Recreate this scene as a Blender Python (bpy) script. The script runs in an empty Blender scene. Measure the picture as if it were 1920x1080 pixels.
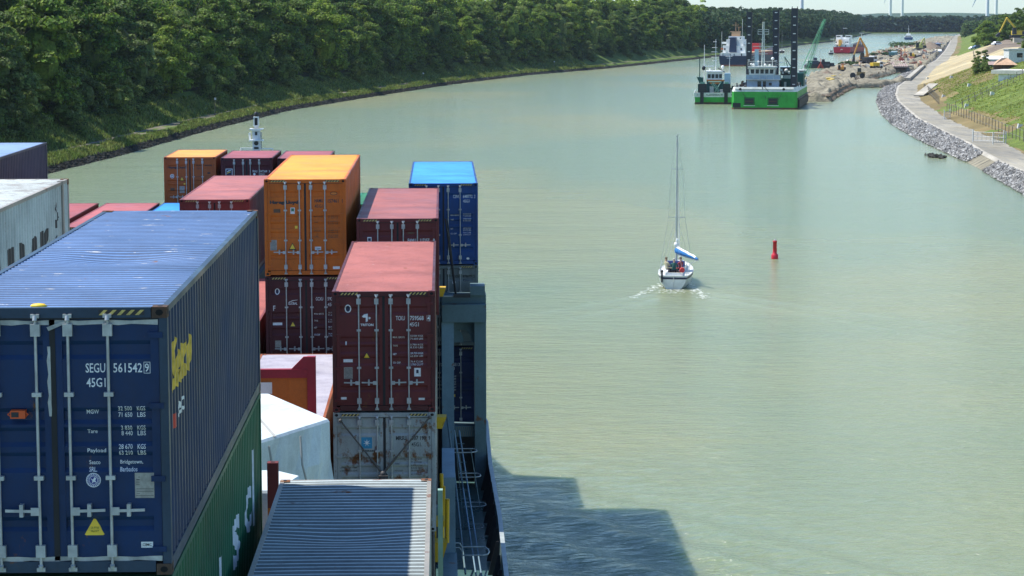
import bpy, bmesh, math, random
import numpy as np
from mathutils import Vector, Matrix
R = math.radians
SC = bpy.context.scene
C = SC.collection

# ---------------------------------------------------------------- camera, sky, sun, exposure
# world: water at z=0, camera 20 m above it, +Y = the ship's heading
F = 4305.0; CX, HY = 828.5, 28.5; HC = 20.0
cam = bpy.data.cameras.new('camera'); cam.sensor_width = 36; cam.lens = F/1920*36
cam.clip_start = 0.5; cam.clip_end = 40000
co = bpy.data.objects.new('camera', cam); C.objects.link(co); SC.camera = co
co.location = (0, 0, HC)
pitch, yaw, roll = R(6.777), R(1.735), R(-0.08)
co.rotation_euler = (Matrix.Rotation(-yaw, 3, 'Z') @ Matrix.Rotation(R(90)-pitch, 3, 'X') @ Matrix.Rotation(roll, 3, 'Z')).to_euler()

SUN = Vector((-1.0, 0.20, 1.80)).normalized()
W_ = bpy.data.worlds.new('World'); SC.world = W_; W_.use_nodes = True
nt = W_.node_tree; bg = nt.nodes['Background']
sky = nt.nodes.new('ShaderNodeTexSky'); sky.sky_type = 'NISHITA'; sky.sun_disc = False
sky.sun_elevation = math.asin(SUN.z); sky.sun_rotation = math.atan2(SUN.x, SUN.y)
sky.air_density = 1.0; sky.dust_density = 0.3; sky.ozone_density = 2.0
tint = nt.nodes.new('ShaderNodeMix'); tint.data_type='RGBA'; tint.blend_type='MULTIPLY'; tint.inputs[0].default_value=1
tint.inputs[7].default_value=(0.77, 0.965, 1.13, 1)
nt.links.new(sky.outputs[0], tint.inputs[6]); nt.links.new(tint.outputs[2], bg.inputs[0]); bg.inputs[1].default_value = 0.135
sl = bpy.data.lights.new('sun', 'SUN'); sl.energy = 5.0; sl.angle = R(0.5); sl.color = (1, 0.95, 0.86)
so = bpy.data.objects.new('sun', sl); C.objects.link(so)
so.rotation_euler = SUN.to_track_quat('Z', 'Y').to_euler()
SC.view_settings.view_transform = 'Standard'; SC.view_settings.look = 'None'
SC.view_settings.exposure = 0.48; SC.view_settings.gamma = 1
SC.cycles.max_bounces = 6; SC.cycles.transparent_max_bounces = 8
SC.cycles.caustics_reflective = False; SC.cycles.caustics_refractive = False

def G(px, py, z=0.0):
    """ground point at height z seen at a pixel of the 1920 px photograph (survey helper)"""
    D = (HC-z)*F/(py-HY)
    return Vector(((px-CX)/F*D, D, z))
def P(px, D, z=0.0):
    return Vector(((px-CX)/F*D, D, z))

# ---------------------------------------------------------------- helpers
class MB:
    def __init__(s): s.v=[]; s.f=[]; s.m=[]; s.sm=[]
    def add(s, vs, fs, mi=0, smooth=False):
        o=len(s.v); s.v += [tuple(v) for v in vs]
        for f in fs: s.f.append([i+o for i in f]); s.m.append(mi); s.sm.append(smooth)
        return s
    def box(s, x0,x1,y0,y1,z0,z1, mi=0):
        vs=[(x0,y0,z0),(x1,y0,z0),(x1,y1,z0),(x0,y1,z0),(x0,y0,z1),(x1,y0,z1),(x1,y1,z1),(x0,y1,z1)]
        return s.add(vs,[(0,3,2,1),(4,5,6,7),(0,1,5,4),(1,2,6,5),(2,3,7,6),(3,0,4,7)],mi)
    def tube(s, a, b, r0, r1=None, n=8, mi=0, cap=True):
        a=Vector(a); b=Vector(b); r1 = r0 if r1 is None else r1
        d=(b-a)
        if d.length<1e-6: return s
        d.normalize(); u=d.orthogonal().normalized(); w=d.cross(u)
        vs=[]
        for p,r in ((a,r0),(b,r1)):
            for k in range(n):
                t=2*math.pi*k/n; vs.append(p+u*(r*math.cos(t))+w*(r*math.sin(t)))
        fs=[(k,(k+1)%n,n+(k+1)%n,n+k) for k in range(n)]
        s.add(vs,fs,mi,True)
        if cap: s.add(vs,[tuple(range(n-1,-1,-1)),tuple(range(n,2*n))],mi)
        return s
    def path(s, pts, r, n=6, mi=0, closed=False):
        pts=[Vector(p) for p in pts]
        for i in range(len(pts)-(0 if closed else 1)):
            s.tube(pts[i],pts[(i+1)%len(pts)],r,n=n,mi=mi)
        return s
    def bar(s, a, b, w, h, mi=0, up=(0,0,1)):
        a=Vector(a); b=Vector(b); d=(b-a).normalized(); up=Vector(up)
        x=d.cross(up)
        if x.length<1e-4: x=d.cross(Vector((0,1,0)))
        x.normalize(); y=x.cross(d).normalized()
        vs=[p+x*(i*w/2)+y*(j*h/2) for p in (a,b) for i,j in ((-1,-1),(1,-1),(1,1),(-1,1))]
        return s.add(vs,[(0,1,2,3),(7,6,5,4),(0,4,5,1),(1,5,6,2),(2,6,7,3),(3,7,4,0)],mi)
    def prism(s, poly, a, b, axis='y', mi=0):
        n=len(poly)
        def mk(p,t): return {'y':(p[0],t,p[1]),'x':(t,p[0],p[1]),'z':(p[0],p[1],t)}[axis]
        vs=[mk(p,a) for p in poly]+[mk(p,b) for p in poly]
        fs=[tuple(range(n)),tuple(range(2*n-1,n-1,-1))]+[(k,n+k,n+(k+1)%n,(k+1)%n) for k in range(n)]
        return s.add(vs,fs,mi)
    def lathe(s, prof, c=(0,0,0), n=16, mi=0, smooth=True):
        vs=[];fs=[]
        for r,z in prof:
            for k in range(n):
                t=2*math.pi*k/n; vs.append((c[0]+r*math.cos(t),c[1]+r*math.sin(t),c[2]+z))
        for i in range(len(prof)-1):
            for k in range(n): fs.append((i*n+k,i*n+(k+1)%n,(i+1)*n+(k+1)%n,(i+1)*n+k))
        s.add(vs,fs,mi,smooth)
        s.add(vs,[tuple(range(n-1,-1,-1)),tuple(range((len(prof)-1)*n,len(prof)*n))],mi); return s
    def ball(s, c, r, n=10, mi=0, sz=None):
        sz = sz or (1,1,1); m=n//2; vs=[];fs=[]
        for i in range(m+1):
            a=math.pi*i/m-math.pi/2
            for k in range(n):
                t=2*math.pi*k/n
                vs.append((c[0]+r*sz[0]*math.cos(a)*math.cos(t),c[1]+r*sz[1]*math.cos(a)*math.sin(t),c[2]+r*sz[2]*math.sin(a)))
        for i in range(m):
            for k in range(n): fs.append((i*n+k,i*n+(k+1)%n,(i+1)*n+(k+1)%n,(i+1)*n+k))
        return s.add(vs,fs,mi,True)
    def quadstrip(s, rows, mi=0, smooth=False):
        n=len(rows[0]); vs=[p for r in rows for p in r]
        fs=[(i*n+k,i*n+k+1,(i+1)*n+k+1,(i+1)*n+k) for i in range(len(rows)-1) for k in range(n-1)]
        return s.add(vs,fs,mi,smooth)
    def data(s, name, mats):
        me=bpy.data.meshes.new(name); me.from_pydata([tuple(v) for v in s.v],[],s.f)
        for m in (mats if isinstance(mats,(list,tuple)) else [mats]): me.materials.append(m)
        if s.f:
            me.polygons.foreach_set('material_index',s.m); me.polygons.foreach_set('use_smooth',s.sm)
        me.update(); return me
    def build(s, name, mats, parent=None, loc=None, rotz=0):
        o=bpy.data.objects.new(name, s.data(name,mats)); C.objects.link(o)
        if parent: o.parent=parent
        if loc is not None: o.location=loc
        if rotz: o.rotation_euler=(0,0,rotz)
        return o
def tag(o, label=None, cat=None, group=None, kind=None):
    if label: o['label']=label
    if cat: o['category']=cat
    if group: o['group']=group
    if kind: o['kind']=kind
    return o
def thing(name, label, cat, loc=(0,0,0), rotz=0, group=None):
    o=bpy.data.objects.new(name,None); o.empty_display_size=.3; C.objects.link(o)
    o.location=loc; o.rotation_euler=(0,0,rotz); return tag(o,label,cat,group)
def copy_tree(o, parent=None):
    c=o.copy(); C.objects.link(c); c.parent=parent
    for ch in list(o.children): copy_tree(ch,c)
    return c
def np_mesh(name, V, Fq, mats, smooth=False, midx=None):
    """V (n,3), Fq (m,k) arrays"""
    me=bpy.data.meshes.new(name); k=Fq.shape[1]
    me.vertices.add(len(V)); me.vertices.foreach_set('co',np.asarray(V,dtype=np.float32).ravel())
    me.loops.add(Fq.size); me.loops.foreach_set('vertex_index',Fq.astype(np.int32).ravel())
    me.polygons.add(len(Fq)); me.polygons.foreach_set('loop_start',np.arange(0,Fq.size,k,dtype=np.int32))
    me.polygons.foreach_set('loop_total',np.full(len(Fq),k,dtype=np.int32))
    for m in (mats if isinstance(mats,(list,tuple)) else [mats]): me.materials.append(m)
    if midx is not None: me.polygons.foreach_set('material_index',midx.astype(np.int32))
    me.polygons.foreach_set('use_smooth',np.full(len(Fq),smooth,dtype=bool))
    me.update(calc_edges=True); me.validate(); return me
def link(name, me, parent=None, loc=None):
    o=bpy.data.objects.new(name,me); C.objects.link(o)
    if parent: o.parent=parent
    if loc is not None: o.location=loc
    return o
def vnoise(x, y, seed=0):
    """smooth value noise, arrays"""
    x=np.asarray(x,float); y=np.asarray(y,float)
    xi=np.floor(x).astype(np.int64); yi=np.floor(y).astype(np.int64); fx=x-xi; fy=y-yi
    fx=fx*fx*(3-2*fx); fy=fy*fy*(3-2*fy)
    def h(a,b):
        n=(a*374761393+b*668265263+seed*1442695041)&0xffffffff
        n=((n^(n>>13))*1274126177)&0xffffffff
        return ((n^(n>>16))&0xffff)/65535.0
    return (h(xi,yi)*(1-fx)+h(xi+1,yi)*fx)*(1-fy)+(h(xi,yi+1)*(1-fx)+h(xi+1,yi+1)*fx)*fy
def fbm(x,y,o=4,seed=0):
    s=0;a=.5
    for i in range(o): s=s+a*vnoise(x*2**i,y*2**i,seed+i*17); a*=.5
    return s

# ---------------------------------------------------------------- materials
def newmat(name):
    m=bpy.data.materials.new(name); m.use_nodes=True
    return m, m.node_tree, m.node_tree.nodes['Principled BSDF']
def N(nt, t, **k):
    n=nt.nodes.new(t)
    for a,b in k.items():
        if a in n.inputs.keys(): n.inputs[a].default_value=b
        else: setattr(n,a,b)
    return n
def mixc(nt, fac, a, b, mode='MIX'):
    n=nt.nodes.new('ShaderNodeMix'); n.data_type='RGBA'; n.blend_type=mode
    for sock,val in ((n.inputs[0],fac),(n.inputs[6],a),(n.inputs[7],b)):
        if hasattr(val,'is_output') or isinstance(val,bpy.types.NodeSocket): nt.links.new(val,sock)
        elif isinstance(val,(int,float)): sock.default_value=val
        else: sock.default_value=(*val[:3],1)
    return n.outputs[2]
def ramp(nt, src, stops):
    n=nt.nodes.new('ShaderNodeValToRGB'); e=n.color_ramp.elements
    while len(e)<len(stops): e.new(.5)
    for k,(p,c) in enumerate(stops):
        e[k].position=p; e[k].color=(c,c,c,1) if isinstance(c,(int,float)) else (*c,1)
    nt.links.new(src,n.inputs[0]); return n.outputs[0]
def noise(nt, scale, detail=3, rough=.55, vec=None, sc=(1,1,1), coord='Object'):
    tc=nt.nodes.new('ShaderNodeTexCoord'); mp=nt.nodes.new('ShaderNodeMapping'); mp.inputs['Scale'].default_value=sc
    if coord=='World':
        g=nt.nodes.new('ShaderNodeNewGeometry'); nt.links.new(g.outputs['Position'],mp.inputs[0])
    else: nt.links.new(tc.outputs[coord],mp.inputs[0])
    n=nt.nodes.new('ShaderNodeTexNoise'); n.inputs['Scale'].default_value=scale; n.inputs['Detail'].default_value=detail
    n.inputs['Roughness'].default_value=rough; nt.links.new(mp.outputs[0],n.inputs[0]); return n.outputs[0]
def bump(nt, b, src, strength=.3, dist=.02):
    n=nt.nodes.new('ShaderNodeBump'); n.inputs['Strength'].default_value=strength; n.inputs['Distance'].default_value=dist
    nt.links.new(src,n.inputs['Height']); nt.links.new(n.outputs[0],b.inputs['Normal'])
_pc={}
def plain(name, col, rough=.6, metal=0, var=.12, sc=3.0):
    key=(name,col)
    if key in _pc: return _pc[key]
    m,nt,b=newmat(name); n=noise(nt,sc,4)
    f=ramp(nt,n,[(.3,1-var),(.7,1+var)])
    nt.links.new(mixc(nt,1.0,col,f,'MULTIPLY'),b.inputs['Base Color'])
    b.inputs['Roughness'].default_value=rough; b.inputs['Metallic'].default_value=metal
    _pc[key]=m; return m
def paint(name, col, rough=.45, dirt=.35, rust=.0, chips=0.0, chipcol=(.75,.75,.72), fade=0.0):
    """weathered container paint: vertical dirt streaks, blotches, rust spots, chips"""
    m,nt,b=newmat(name)
    big=noise(nt,.9,4); st=noise(nt,3.2,4,.6,sc=(2.2,2.2,.35)); fine=noise(nt,26,3)
    c=mixc(nt,ramp(nt,big,[(.35,0.0),(.75,.5+fade)]),col,tuple(min(1,x*1.25+.004) for x in col))
    c=mixc(nt,ramp(nt,st,[(.45,0.0),(.8,dirt)]),c,tuple(x*.5+y for x,y in zip(col,(.022,.019,.014))))
    c=mixc(nt,ramp(nt,fine,[(.3,.14),(.7,0)]),c,(.02,.02,.02)); blot=noise(nt,.55,6,.7,sc=(1,.8,1)); c=mixc(nt,1.0,c,ramp(nt,blot,[(.32,.74),(.5,1.0),(.68,1.16)]),'MULTIPLY')
    if rust>0:
        rn=noise(nt,2.1,7,.68,sc=(1,1,.7)); rm=ramp(nt,rn,[(.66-rust*.22,0),(.72-rust*.2,1)])
        rc=mixc(nt,noise(nt,14,4),(.23,.085,.025),(.09,.035,.015)); c=mixc(nt,rm,c,rc)
    if chips>0:
        cn=noise(nt,2.4,6,.7,sc=(.9,1.9,1)); c=mixc(nt,ramp(nt,cn,[(.70-chips*.12,0),(.71-chips*.12,1)]),c,chipcol)
    nt.links.new(c,b.inputs['Base Color'])
    b.inputs['Specular IOR Level'].default_value=.3
    rr=ramp(nt,big,[(.3,rough-.08),(.7,rough+.15)]); nt.links.new(rr,b.inputs['Roughness'])
    bump(nt,b,noise(nt,5,3),.25,.012)
    return m
M={}
M['galv']=plain('galvanised_steel',(.42,.44,.44),.4,.35,.2,8)
M['dark_steel']=plain('dark_steel',(.035,.035,.038),.6)
M['gasket_dark']=plain('gasket_rubber',(.02,.02,.02),.8)
M['gasket_white']=plain('gasket_worn_white',(.42,.43,.40),.8,0,.35,6)
M['white']=plain('white_paint',(.78,.79,.77),.45)
M['off_white']=plain('off_white_paint',(.62,.63,.60),.5,0,.2)
M['black']=plain('black_paint',(.018,.018,.02),.5)
M['yellow']=plain('yellow_paint',(.80,.50,.03),.5,0,.15)
M['hole']=plain('casting_hole',(.006,.006,.006),.9)
M['letter_white']=plain('letter_white',(.72,.74,.74),.5,0,.18,9)
M['letter_black']=plain('letter_black',(.03,.03,.035),.5,0,.2,9)
M['letter_brown']=plain('letter_faint_black',(.10,.05,.025),.5,0,.2,9)
M['sticker_yellow']=plain('sticker_yellow',(.85,.58,.05),.5)
M['sticker_pale']=plain('sticker_pale',(.45,.44,.40),.5,0,.25,20)
M['glass']=plain('dark_glass',(.02,.025,.03),.08)
M['red']=plain('red_paint',(.55,.03,.03),.4)
M['orange']=plain('orange_paint',(.62,.20,.03),.5)
M['rope']=plain('rope',(.35,.35,.33),.8)
# ---------------------------------------------------------------- banks (functions of distance along Y)
LB=np.array([(-400,-75),(0,-62),(200,-54),(296,-50.3),(332,-46.4),(409,-40.6),(491,-32.1),(572,-17),(670,2.7),(772,29),(865,62),(1019,107.6),(1075,124),(1364,200),(1537,241),(1691,287),(2100,380),(2490,466)],float)
KB=np.array([(-400,20),(0,45),(200,63),(290,71.2),(314,74.2),(334,77),(378,82),(417,86.6),(497,99),(539,106.7),(602,119.7),(661,134),(822,172),(947,204),(1199,263),(1541,341),(1950,433),(2450,560)],float)
WB=np.array([(-400,15),(0,40),(200,58.6),(266,66.4),(291,69.3),(311,71.5),(341,74.2),(369,76.9),(416,82.2),(462,89),(528,100.4),(584,111.5),(626,120.8),(661,128),(822,167),(947,199),(1199,258),(1541,336),(1950,428),(2450,555)],float)
# the construction spit: left edge, right edge
PLB=np.array([(530,84),(560,86),(691,108.9),(772,128.3),(916,160.5),(1125,211),(1314,258.5),(1580,323.5),(1832,388),(2000,436)],float)
PRB=np.array([(530,90),(545,93),(596,105),(628,113),(634,123),(652,134),(660,120),(690,128),(786,156),(806,170),(2000,447)],float)
def lx(y): return np.interp(y,LB[:,0],LB[:,1])
def kx(y): return np.interp(y,KB[:,0],KB[:,1])
def wx(y): return np.interp(y,WB[:,0],WB[:,1])
def slope(fn,y): return (fn(y+15)-fn(y-15))/30
def zl(s):  # left bank height by distance from the waterline
    return np.interp(s,[-3,-.3,0,.9,2.6,3.6,4.4,6.4,8.5,14,22,40,600],[-1.5,-.6,0,.8,1.5,1.35,1.3,1.35,2.4,5.2,8,10,10])
def zr(s):  # right bank height by distance from the kerb
    return np.interp(s,[0,.45,.5,4.8,7.5,28,60,900],[1.25,1.25,1.3,1.3,1.9,9.4,10.5,12])
def gl(x,y):
    c=1/math.sqrt(1+slope(lx,y)**2); return float(zl((lx(y)-x)*c))
def gr(x,y):
    c=1/math.sqrt(1+slope(kx,y)**2); return float(zr((x-kx(y))*c))

# ---------------------------------------------------------------- water
def mk_water():
    m,nt,b=newmat('canal_water')
    big=noise(nt,.012,4,.5,sc=(1,.55,1),coord='World'); mid=noise(nt,.05,4,.55,sc=(.6,1.6,1),coord='World')
    c=mixc(nt,ramp(nt,big,[(.47,0),(.56,1)]),(.190,.240,.145),(.250,.262,.135))
    c=mixc(nt,ramp(nt,mid,[(.35,0),(.7,.4)]),c,(.175,.22,.13))
    nt.links.new(c,b.inputs['Base Color']); b.inputs['Roughness'].default_value=.13; b.inputs['IOR'].default_value=1.33
    b.inputs['Subsurface Weight'].default_value=.8; b.inputs['Subsurface Radius'].default_value=(1.0,1.3,.9); b.inputs['Subsurface Scale'].default_value=3.0
    b.inputs['Specular IOR Level'].default_value=.5
    # three sizes of ripples, crests lying across the wind
    a1=noise(nt,.55,3,.6,sc=(.55,1.5,1),coord='World'); a2=noise(nt,1.9,4,.65,sc=(.6,1.3,1),coord='World'); a3=noise(nt,.13,2,.5,sc=(.6,1.3,1),coord='World')
    s1=nt.nodes.new('ShaderNodeMath'); s1.operation='MULTIPLY_ADD'; nt.links.new(a2,s1.inputs[0]); s1.inputs[1].default_value=.75; nt.links.new(a1,s1.inputs[2])
    s2=nt.nodes.new('ShaderNodeMath'); s2.operation='MULTIPLY_ADD'; nt.links.new(a3,s2.inputs[0]); s2.inputs[1].default_value=1.2; nt.links.new(s1.outputs[0],s2.inputs[2])
    bump(nt,b,s2.outputs[0],1.0,.38)
    return m
M['water']=mk_water()
def build_water():
    # fine patch (real wave crests of the ship's wake) inside a big sheet
    x0,x1,y0,y1=0.0,50.0,56.0,190.0; nx,ny=200,536
    xs=np.linspace(x0,x1,nx+1); ys=np.linspace(y0,y1,ny+1); X,Y=np.meshgrid(xs,ys)
    Z=np.zeros_like(X)
    # bow-wave crests running away from the hull, towards the camera and outwards
    for k,(off,amp) in enumerate(((0,.20),(3.2,.15),(6.6,.10),(-3.4,.08))):
        # crest passes (3.5,92) and (18,71)
        dx,dy=14.5,-21; L=math.hypot(dx,dy); nxn,nyn=-dy/L,dx/L
        d=(X-3.5)*nxn+(Y-92+0.0)*nyn+off+1.1*(fbm(X*.18,Y*.18,3,5+k)-.45)
        al=((X-3.5)*dx+(Y-92)*dy)/L
        e=np.exp(-(d/0.75)**2)*np.exp(-((al-12)/15)**2)*(0.6+.8*fbm(X*.5,Y*.5,3,9+k))
        Z+=amp*e-.5*amp*np.exp(-((d-1.4)/0.9)**2)*np.exp(-((al-12)/15)**2)
    Z+=.16*(fbm(X*1.1,Y*1.8,4,3)-.47)*np.exp(-((X-2)/13)**2)*np.exp(-((Y-72)/26)**2)
    for (ax,ay,bx,by) in ((15.4,165,3,150),(16.2,163,5,146),(18.6,166,29,152),(18.2,164,27,148)):   # the yacht's V of small waves
        dx,dy=bx-ax,by-ay; L=math.hypot(dx,dy); al=((X-ax)*dx+(Y-ay)*dy)/L; d=((X-ax)*-dy+(Y-ay)*dx)/L
        Z+=.045*np.exp(-(d/.5)**2)*np.clip(al/2,0,1)*np.exp(-np.clip(al,0,None)/14)*(.4+1.2*fbm(X*.9,Y*.9,2,6))*(al>0)
    edge=np.minimum.reduce([(X-x0)/2,(x1-X)/6,(Y-y0)/4,(y1-Y)/10,np.ones_like(X)]); Z*=np.clip(edge,0,1)
    V=np.stack([X.ravel(),Y.ravel(),Z.ravel()],1); n=nx+1
    i=np.arange(ny)[:,None]*n+np.arange(nx)[None,:]; Fq=np.stack([i,i+1,i+n+1,i+n],-1).reshape(-1,4)
    base=len(V); BX0,BX1,BY0,BY1=-2500,2600,-1500,2600
    ex=np.array([(BX0,BY0,0),(x0,BY0,0),(x1,BY0,0),(BX1,BY0,0),(BX0,y0,0),(BX1,y0,0),(BX0,y1,0),(BX1,y1,0),(BX0,BY1,0),(x0,BY1,0),(x1,BY1,0),(BX1,BY1,0)],float)
    a,bq,cq,dq=0,nx,ny*n+nx,ny*n  # corner indices of the patch
    e=lambda k: base+k
    q=[(e(0),e(1),a,e(4)),(e(1),e(2),bq,a),(e(2),e(3),e(5),bq),(e(4),a,dq,e(6)),(bq,e(5),e(7),cq),(e(6),dq,e(9),e(8)),(dq,cq,e(10),e(9)),(cq,e(7),e(11),e(10))]
    me=np_mesh('water',np.vstack([V,ex]),np.vstack([Fq,np.array(q)]),M['water'],True)
    tag(link('water',me),kind='structure')
build_water()

# ---------------------------------------------------------------- ground materials
def ground_mat(name, cols, scale=.5, rough=.95, b_=.4, dist=.1, sc=(1,1,1)):
    m,nt,b=newmat(name); n=noise(nt,scale,8,.7,sc=sc,coord='World'); n2=noise(nt,scale*.13,4,.6,coord='World')
    k=len(cols)-1
    c=ramp(nt,n,[(.3+.4*i/k,c_) for i,c_ in enumerate(cols)])
    c=mixc(nt,1.0,c,ramp(nt,n2,[(.3,.72),(.7,1.25)]),'MULTIPLY')
    nt.links.new(c,b.inputs['Base Color']); b.inputs['Roughness'].default_value=rough; b.inputs['Specular IOR Level'].default_value=.2
    bump(nt,b,noise(nt,scale*3,5,.7,coord='World'),b_,dist); return m
M['bank']=ground_mat('bank_grass',[(.035,.07,.014),(.08,.13,.025),(.18,.21,.05)],1.2,dist=.25,b_=.8)
M['path_dirt']=ground_mat('dirt_path',[(.10,.09,.06),(.17,.15,.11),(.09,.10,.05)],1.0)
M['wet_rock']=ground_mat('dark_bank_stones',[(.012,.013,.012),(.04,.04,.035),(.10,.10,.09)],1.6,b_=.9,dist=.3)
M['forest_floor']=ground_mat('forest_floor',[(.02,.03,.01),(.05,.05,.02),(.03,.045,.012)],.4)
M['hill_grass']=ground_mat('hillside_grass',[(.10,.095,.035),(.11,.16,.03),(.18,.21,.05)],.55,dist=.35,b_=.8)
M['hill_brown']=ground_mat('hillside_bare_earth',[(.19,.12,.06),(.17,.14,.06),(.24,.17,.09)],.5)
M['sand']=ground_mat('sand',[(.26,.22,.13),(.44,.35,.19),(.34,.30,.20),(.20,.19,.10)],.35)
M['dark_earth']=ground_mat('dark_earth',[(.13,.10,.08),(.20,.16,.12),(.10,.08,.06)],.4)
M['gravel']=ground_mat('gravel_track',[(.20,.185,.145),(.31,.285,.225),(.24,.23,.20),(.17,.155,.12)],.35,sc=(1.6,.25,1))
M['mud']=ground_mat('excavated_mud',[(.06,.055,.045),(.22,.20,.15),(.33,.30,.22),(.09,.08,.065)],.45,b_=1,dist=.6,sc=(.6,1.6,1))
M['kerb']=ground_mat('concrete_kerb',[(.28,.27,.22),(.42,.39,.33),(.22,.21,.18)],1.5,b_=.2,dist=.02)
M['stone_bed']=ground_mat('stone_bed',[(.03,.03,.032),(.08,.085,.09),(.14,.145,.15)],1.6,b_=1,dist=.3)
M['stone']=ground_mat('grey_stone',[(.17,.165,.155),(.25,.245,.235),(.34,.335,.32)],1.3,b_=.6,dist=.1)
def per_island(m,lo,hi):
    nt=m.node_tree; b=nt.nodes['Principled BSDF']; src=b.inputs['Base Color'].links[0].from_socket; gi=nt.nodes.new('ShaderNodeNewGeometry')
    nt.links.new(mixc(nt,1.0,src,ramp(nt,gi.outputs['Random Per Island'],[(0,lo),(.6,1.0),(1,hi)]),'MULTIPLY'),b.inputs['Base Color'])
per_island(M['stone'],.3,1.9)

def strip(name, rows_y, cols, fx, fz, mats, midx=None, jit=0.0, kind='structure', seed=1):
    ys=np.asarray(rows_y,float); cs=np.asarray(cols,float); Y,S=np.meshgrid(ys,cs,indexing='ij')
    X=fx(Y,S); Z=fz(Y,S)
    if jit: Z=Z+jit*(fbm(X*.35,Y*.35,4,seed)-.47)*2
    V=np.stack([X.ravel(),Y.ravel(),Z.ravel()],1); n=len(cs)
    i=np.arange(len(ys)-1)[:,None]*n+np.arange(n-1)[None,:]; Fq=np.stack([i,i+1,i+n+1,i+n],-1).reshape(-1,4)
    mi=None
    if midx is not None: mi=midx(Y[:-1,:-1].ravel(),S[:-1,:-1].ravel(),X[:-1,:-1].ravel())
    o=link(name,np_mesh(name,V,Fq,mats,True,mi)); return tag(o,kind=kind)
def rows(a,b,s): return np.arange(a,b+s*.5,s)
ysl=np.concatenate([rows(-400,220,20),rows(230,800,2.5),rows(805,1500,8),rows(1520,2490,25)])
cl=[-3,-.3,0,.5,.9,1.6,2.6,3.6,4.4,5.4,6.4,7.4,8.5,10,12,14,18,22,30,40,120,600]
def fxl(Y,S):
    c=np.sqrt(1+((lx(Y+15)-lx(Y-15))/30)**2); c=np.minimum(c,2.2); wob=.35*(vnoise(Y*.22,Y*0,7)-.5)
    return lx(Y)-(S+wob)*c
def fzl(Y,S):
    z=zl(S); rim=np.exp(-((S-2.4)/1.2)**2); return z+rim*.5*(fbm(Y*.25,S*.8,3,4)-.4)
def mil(Y,S,X):
    r=vnoise(Y*.3,S*.9,3)
    return np.where(S<.8,1,np.where((S>=3.55)&(S<6.3)&(r<.8),2,np.where(S>13.9,3,0)))
strip('left_bank',ysl,cl,fxl,fzl,[M['bank'],M['wet_rock'],M['path_dirt'],M['forest_floor']],mil)
# land beyond the far bend and all round the horizon
mb=MB(); mb.add([(-9000,2484,.9),(9000,2484,.9),(9000,30000,3),(-9000,30000,3)],[(0,1,2,3)])
mb.add([(-9000,-3000,9.6),(-700,-3000,9.6),(-500,2484,9.6),(-9000,2484,9.6)],[(0,1,2,3)])
mb.add([(700,-3000,9.6),(9000,-3000,9.6),(9000,2484,9.6),(1100,2484,9.6)],[(0,1,2,3)])
tag(mb.build('ground',M['hill_grass']),kind='structure')
mb=MB(); mb.quadstrip([[(x,y,z) for x in np.linspace(-200,1600,40)] for y,z in ((2478,-.5),(2484,.6),(2500,1.4),(2900,2.0))]); tag(mb.build('far_bank',M['bank']),kind='structure')

# right bank: riprap bed, kerb, track, hillside
ysr=np.concatenate([rows(-400,220,20),rows(225,700,2.5),rows(705,1000,5),rows(1020,2450,25)])
def fxw(Y,S): # S 0 at the water edge, 1 at the kerb
    return wx(Y)+(kx(Y)-wx(Y))*S
strip('stone_slope',ysr,[-.6,-.1,0,.25,.5,.75,.97],fxw,lambda Y,S:np.interp(S,[-.6,-.1,0,1],[-1.5,-.3,0,1.2]),[M['stone_bed'],M['mud']],lambda Y,S,X:np.where((Y>292)&(Y<312),1,0),jit=.12)
def fxk(Y,S):
    c=np.sqrt(1+((kx(Y+15)-kx(Y-15))/30)**2); return kx(Y)+S*c
strip('track_kerb',ysr,[-.35,0,.4,.55],fxk,lambda Y,S:np.interp(S,[-.35,0,.4,.55],[1.05,1.34,1.34,1.25]),M['kerb'])
strip('gravel_track',ysr,[.45,1.2,2,2.8,3.6,4.3,4.8,5.2],fxk,lambda Y,S:np.interp(S,[.45,4.8,5.2],[1.29,1.30,1.36]),M['gravel'],jit=.05)
def mih(Y,S,X):
    n=fbm(X*.12,Y*.05,3,11)-.47; n2=vnoise(X*.6,Y*.3,4)-.5
    g=np.zeros(len(Y),int)
    g=np.where((S<8.5+n*16+n2*3),1,g)                                  # bare strip along the fence
    g=np.where((Y>500+n*60)&(Y<640+n*60)&(S<24+n*20)&(n2<.25),1,g)    # brown slope
    g=np.where((Y>610+n*30)&(Y<1010+n*60)&(S<34+n*10),2,g)         # sand
    g=np.where((Y>730+n*50)&(Y<1150)&(S>=21+n*12)&(S<52),3,g)     # ploughed dark earth
    g=np.where((Y>985)&(S<20+n*10)&(S>7),0,g)
    return g
strip('hillside',ysr,[4.95,5.6,6.3,7,8,9,10.5,12,14,16,18,20,22,24,26,28,31,35,40,50,60,90,200,900],fxk,lambda Y,S:zr(S),[M['hill_grass'],M['hill_brown'],M['sand'],M['dark_earth']],mih,jit=.35)

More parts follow.
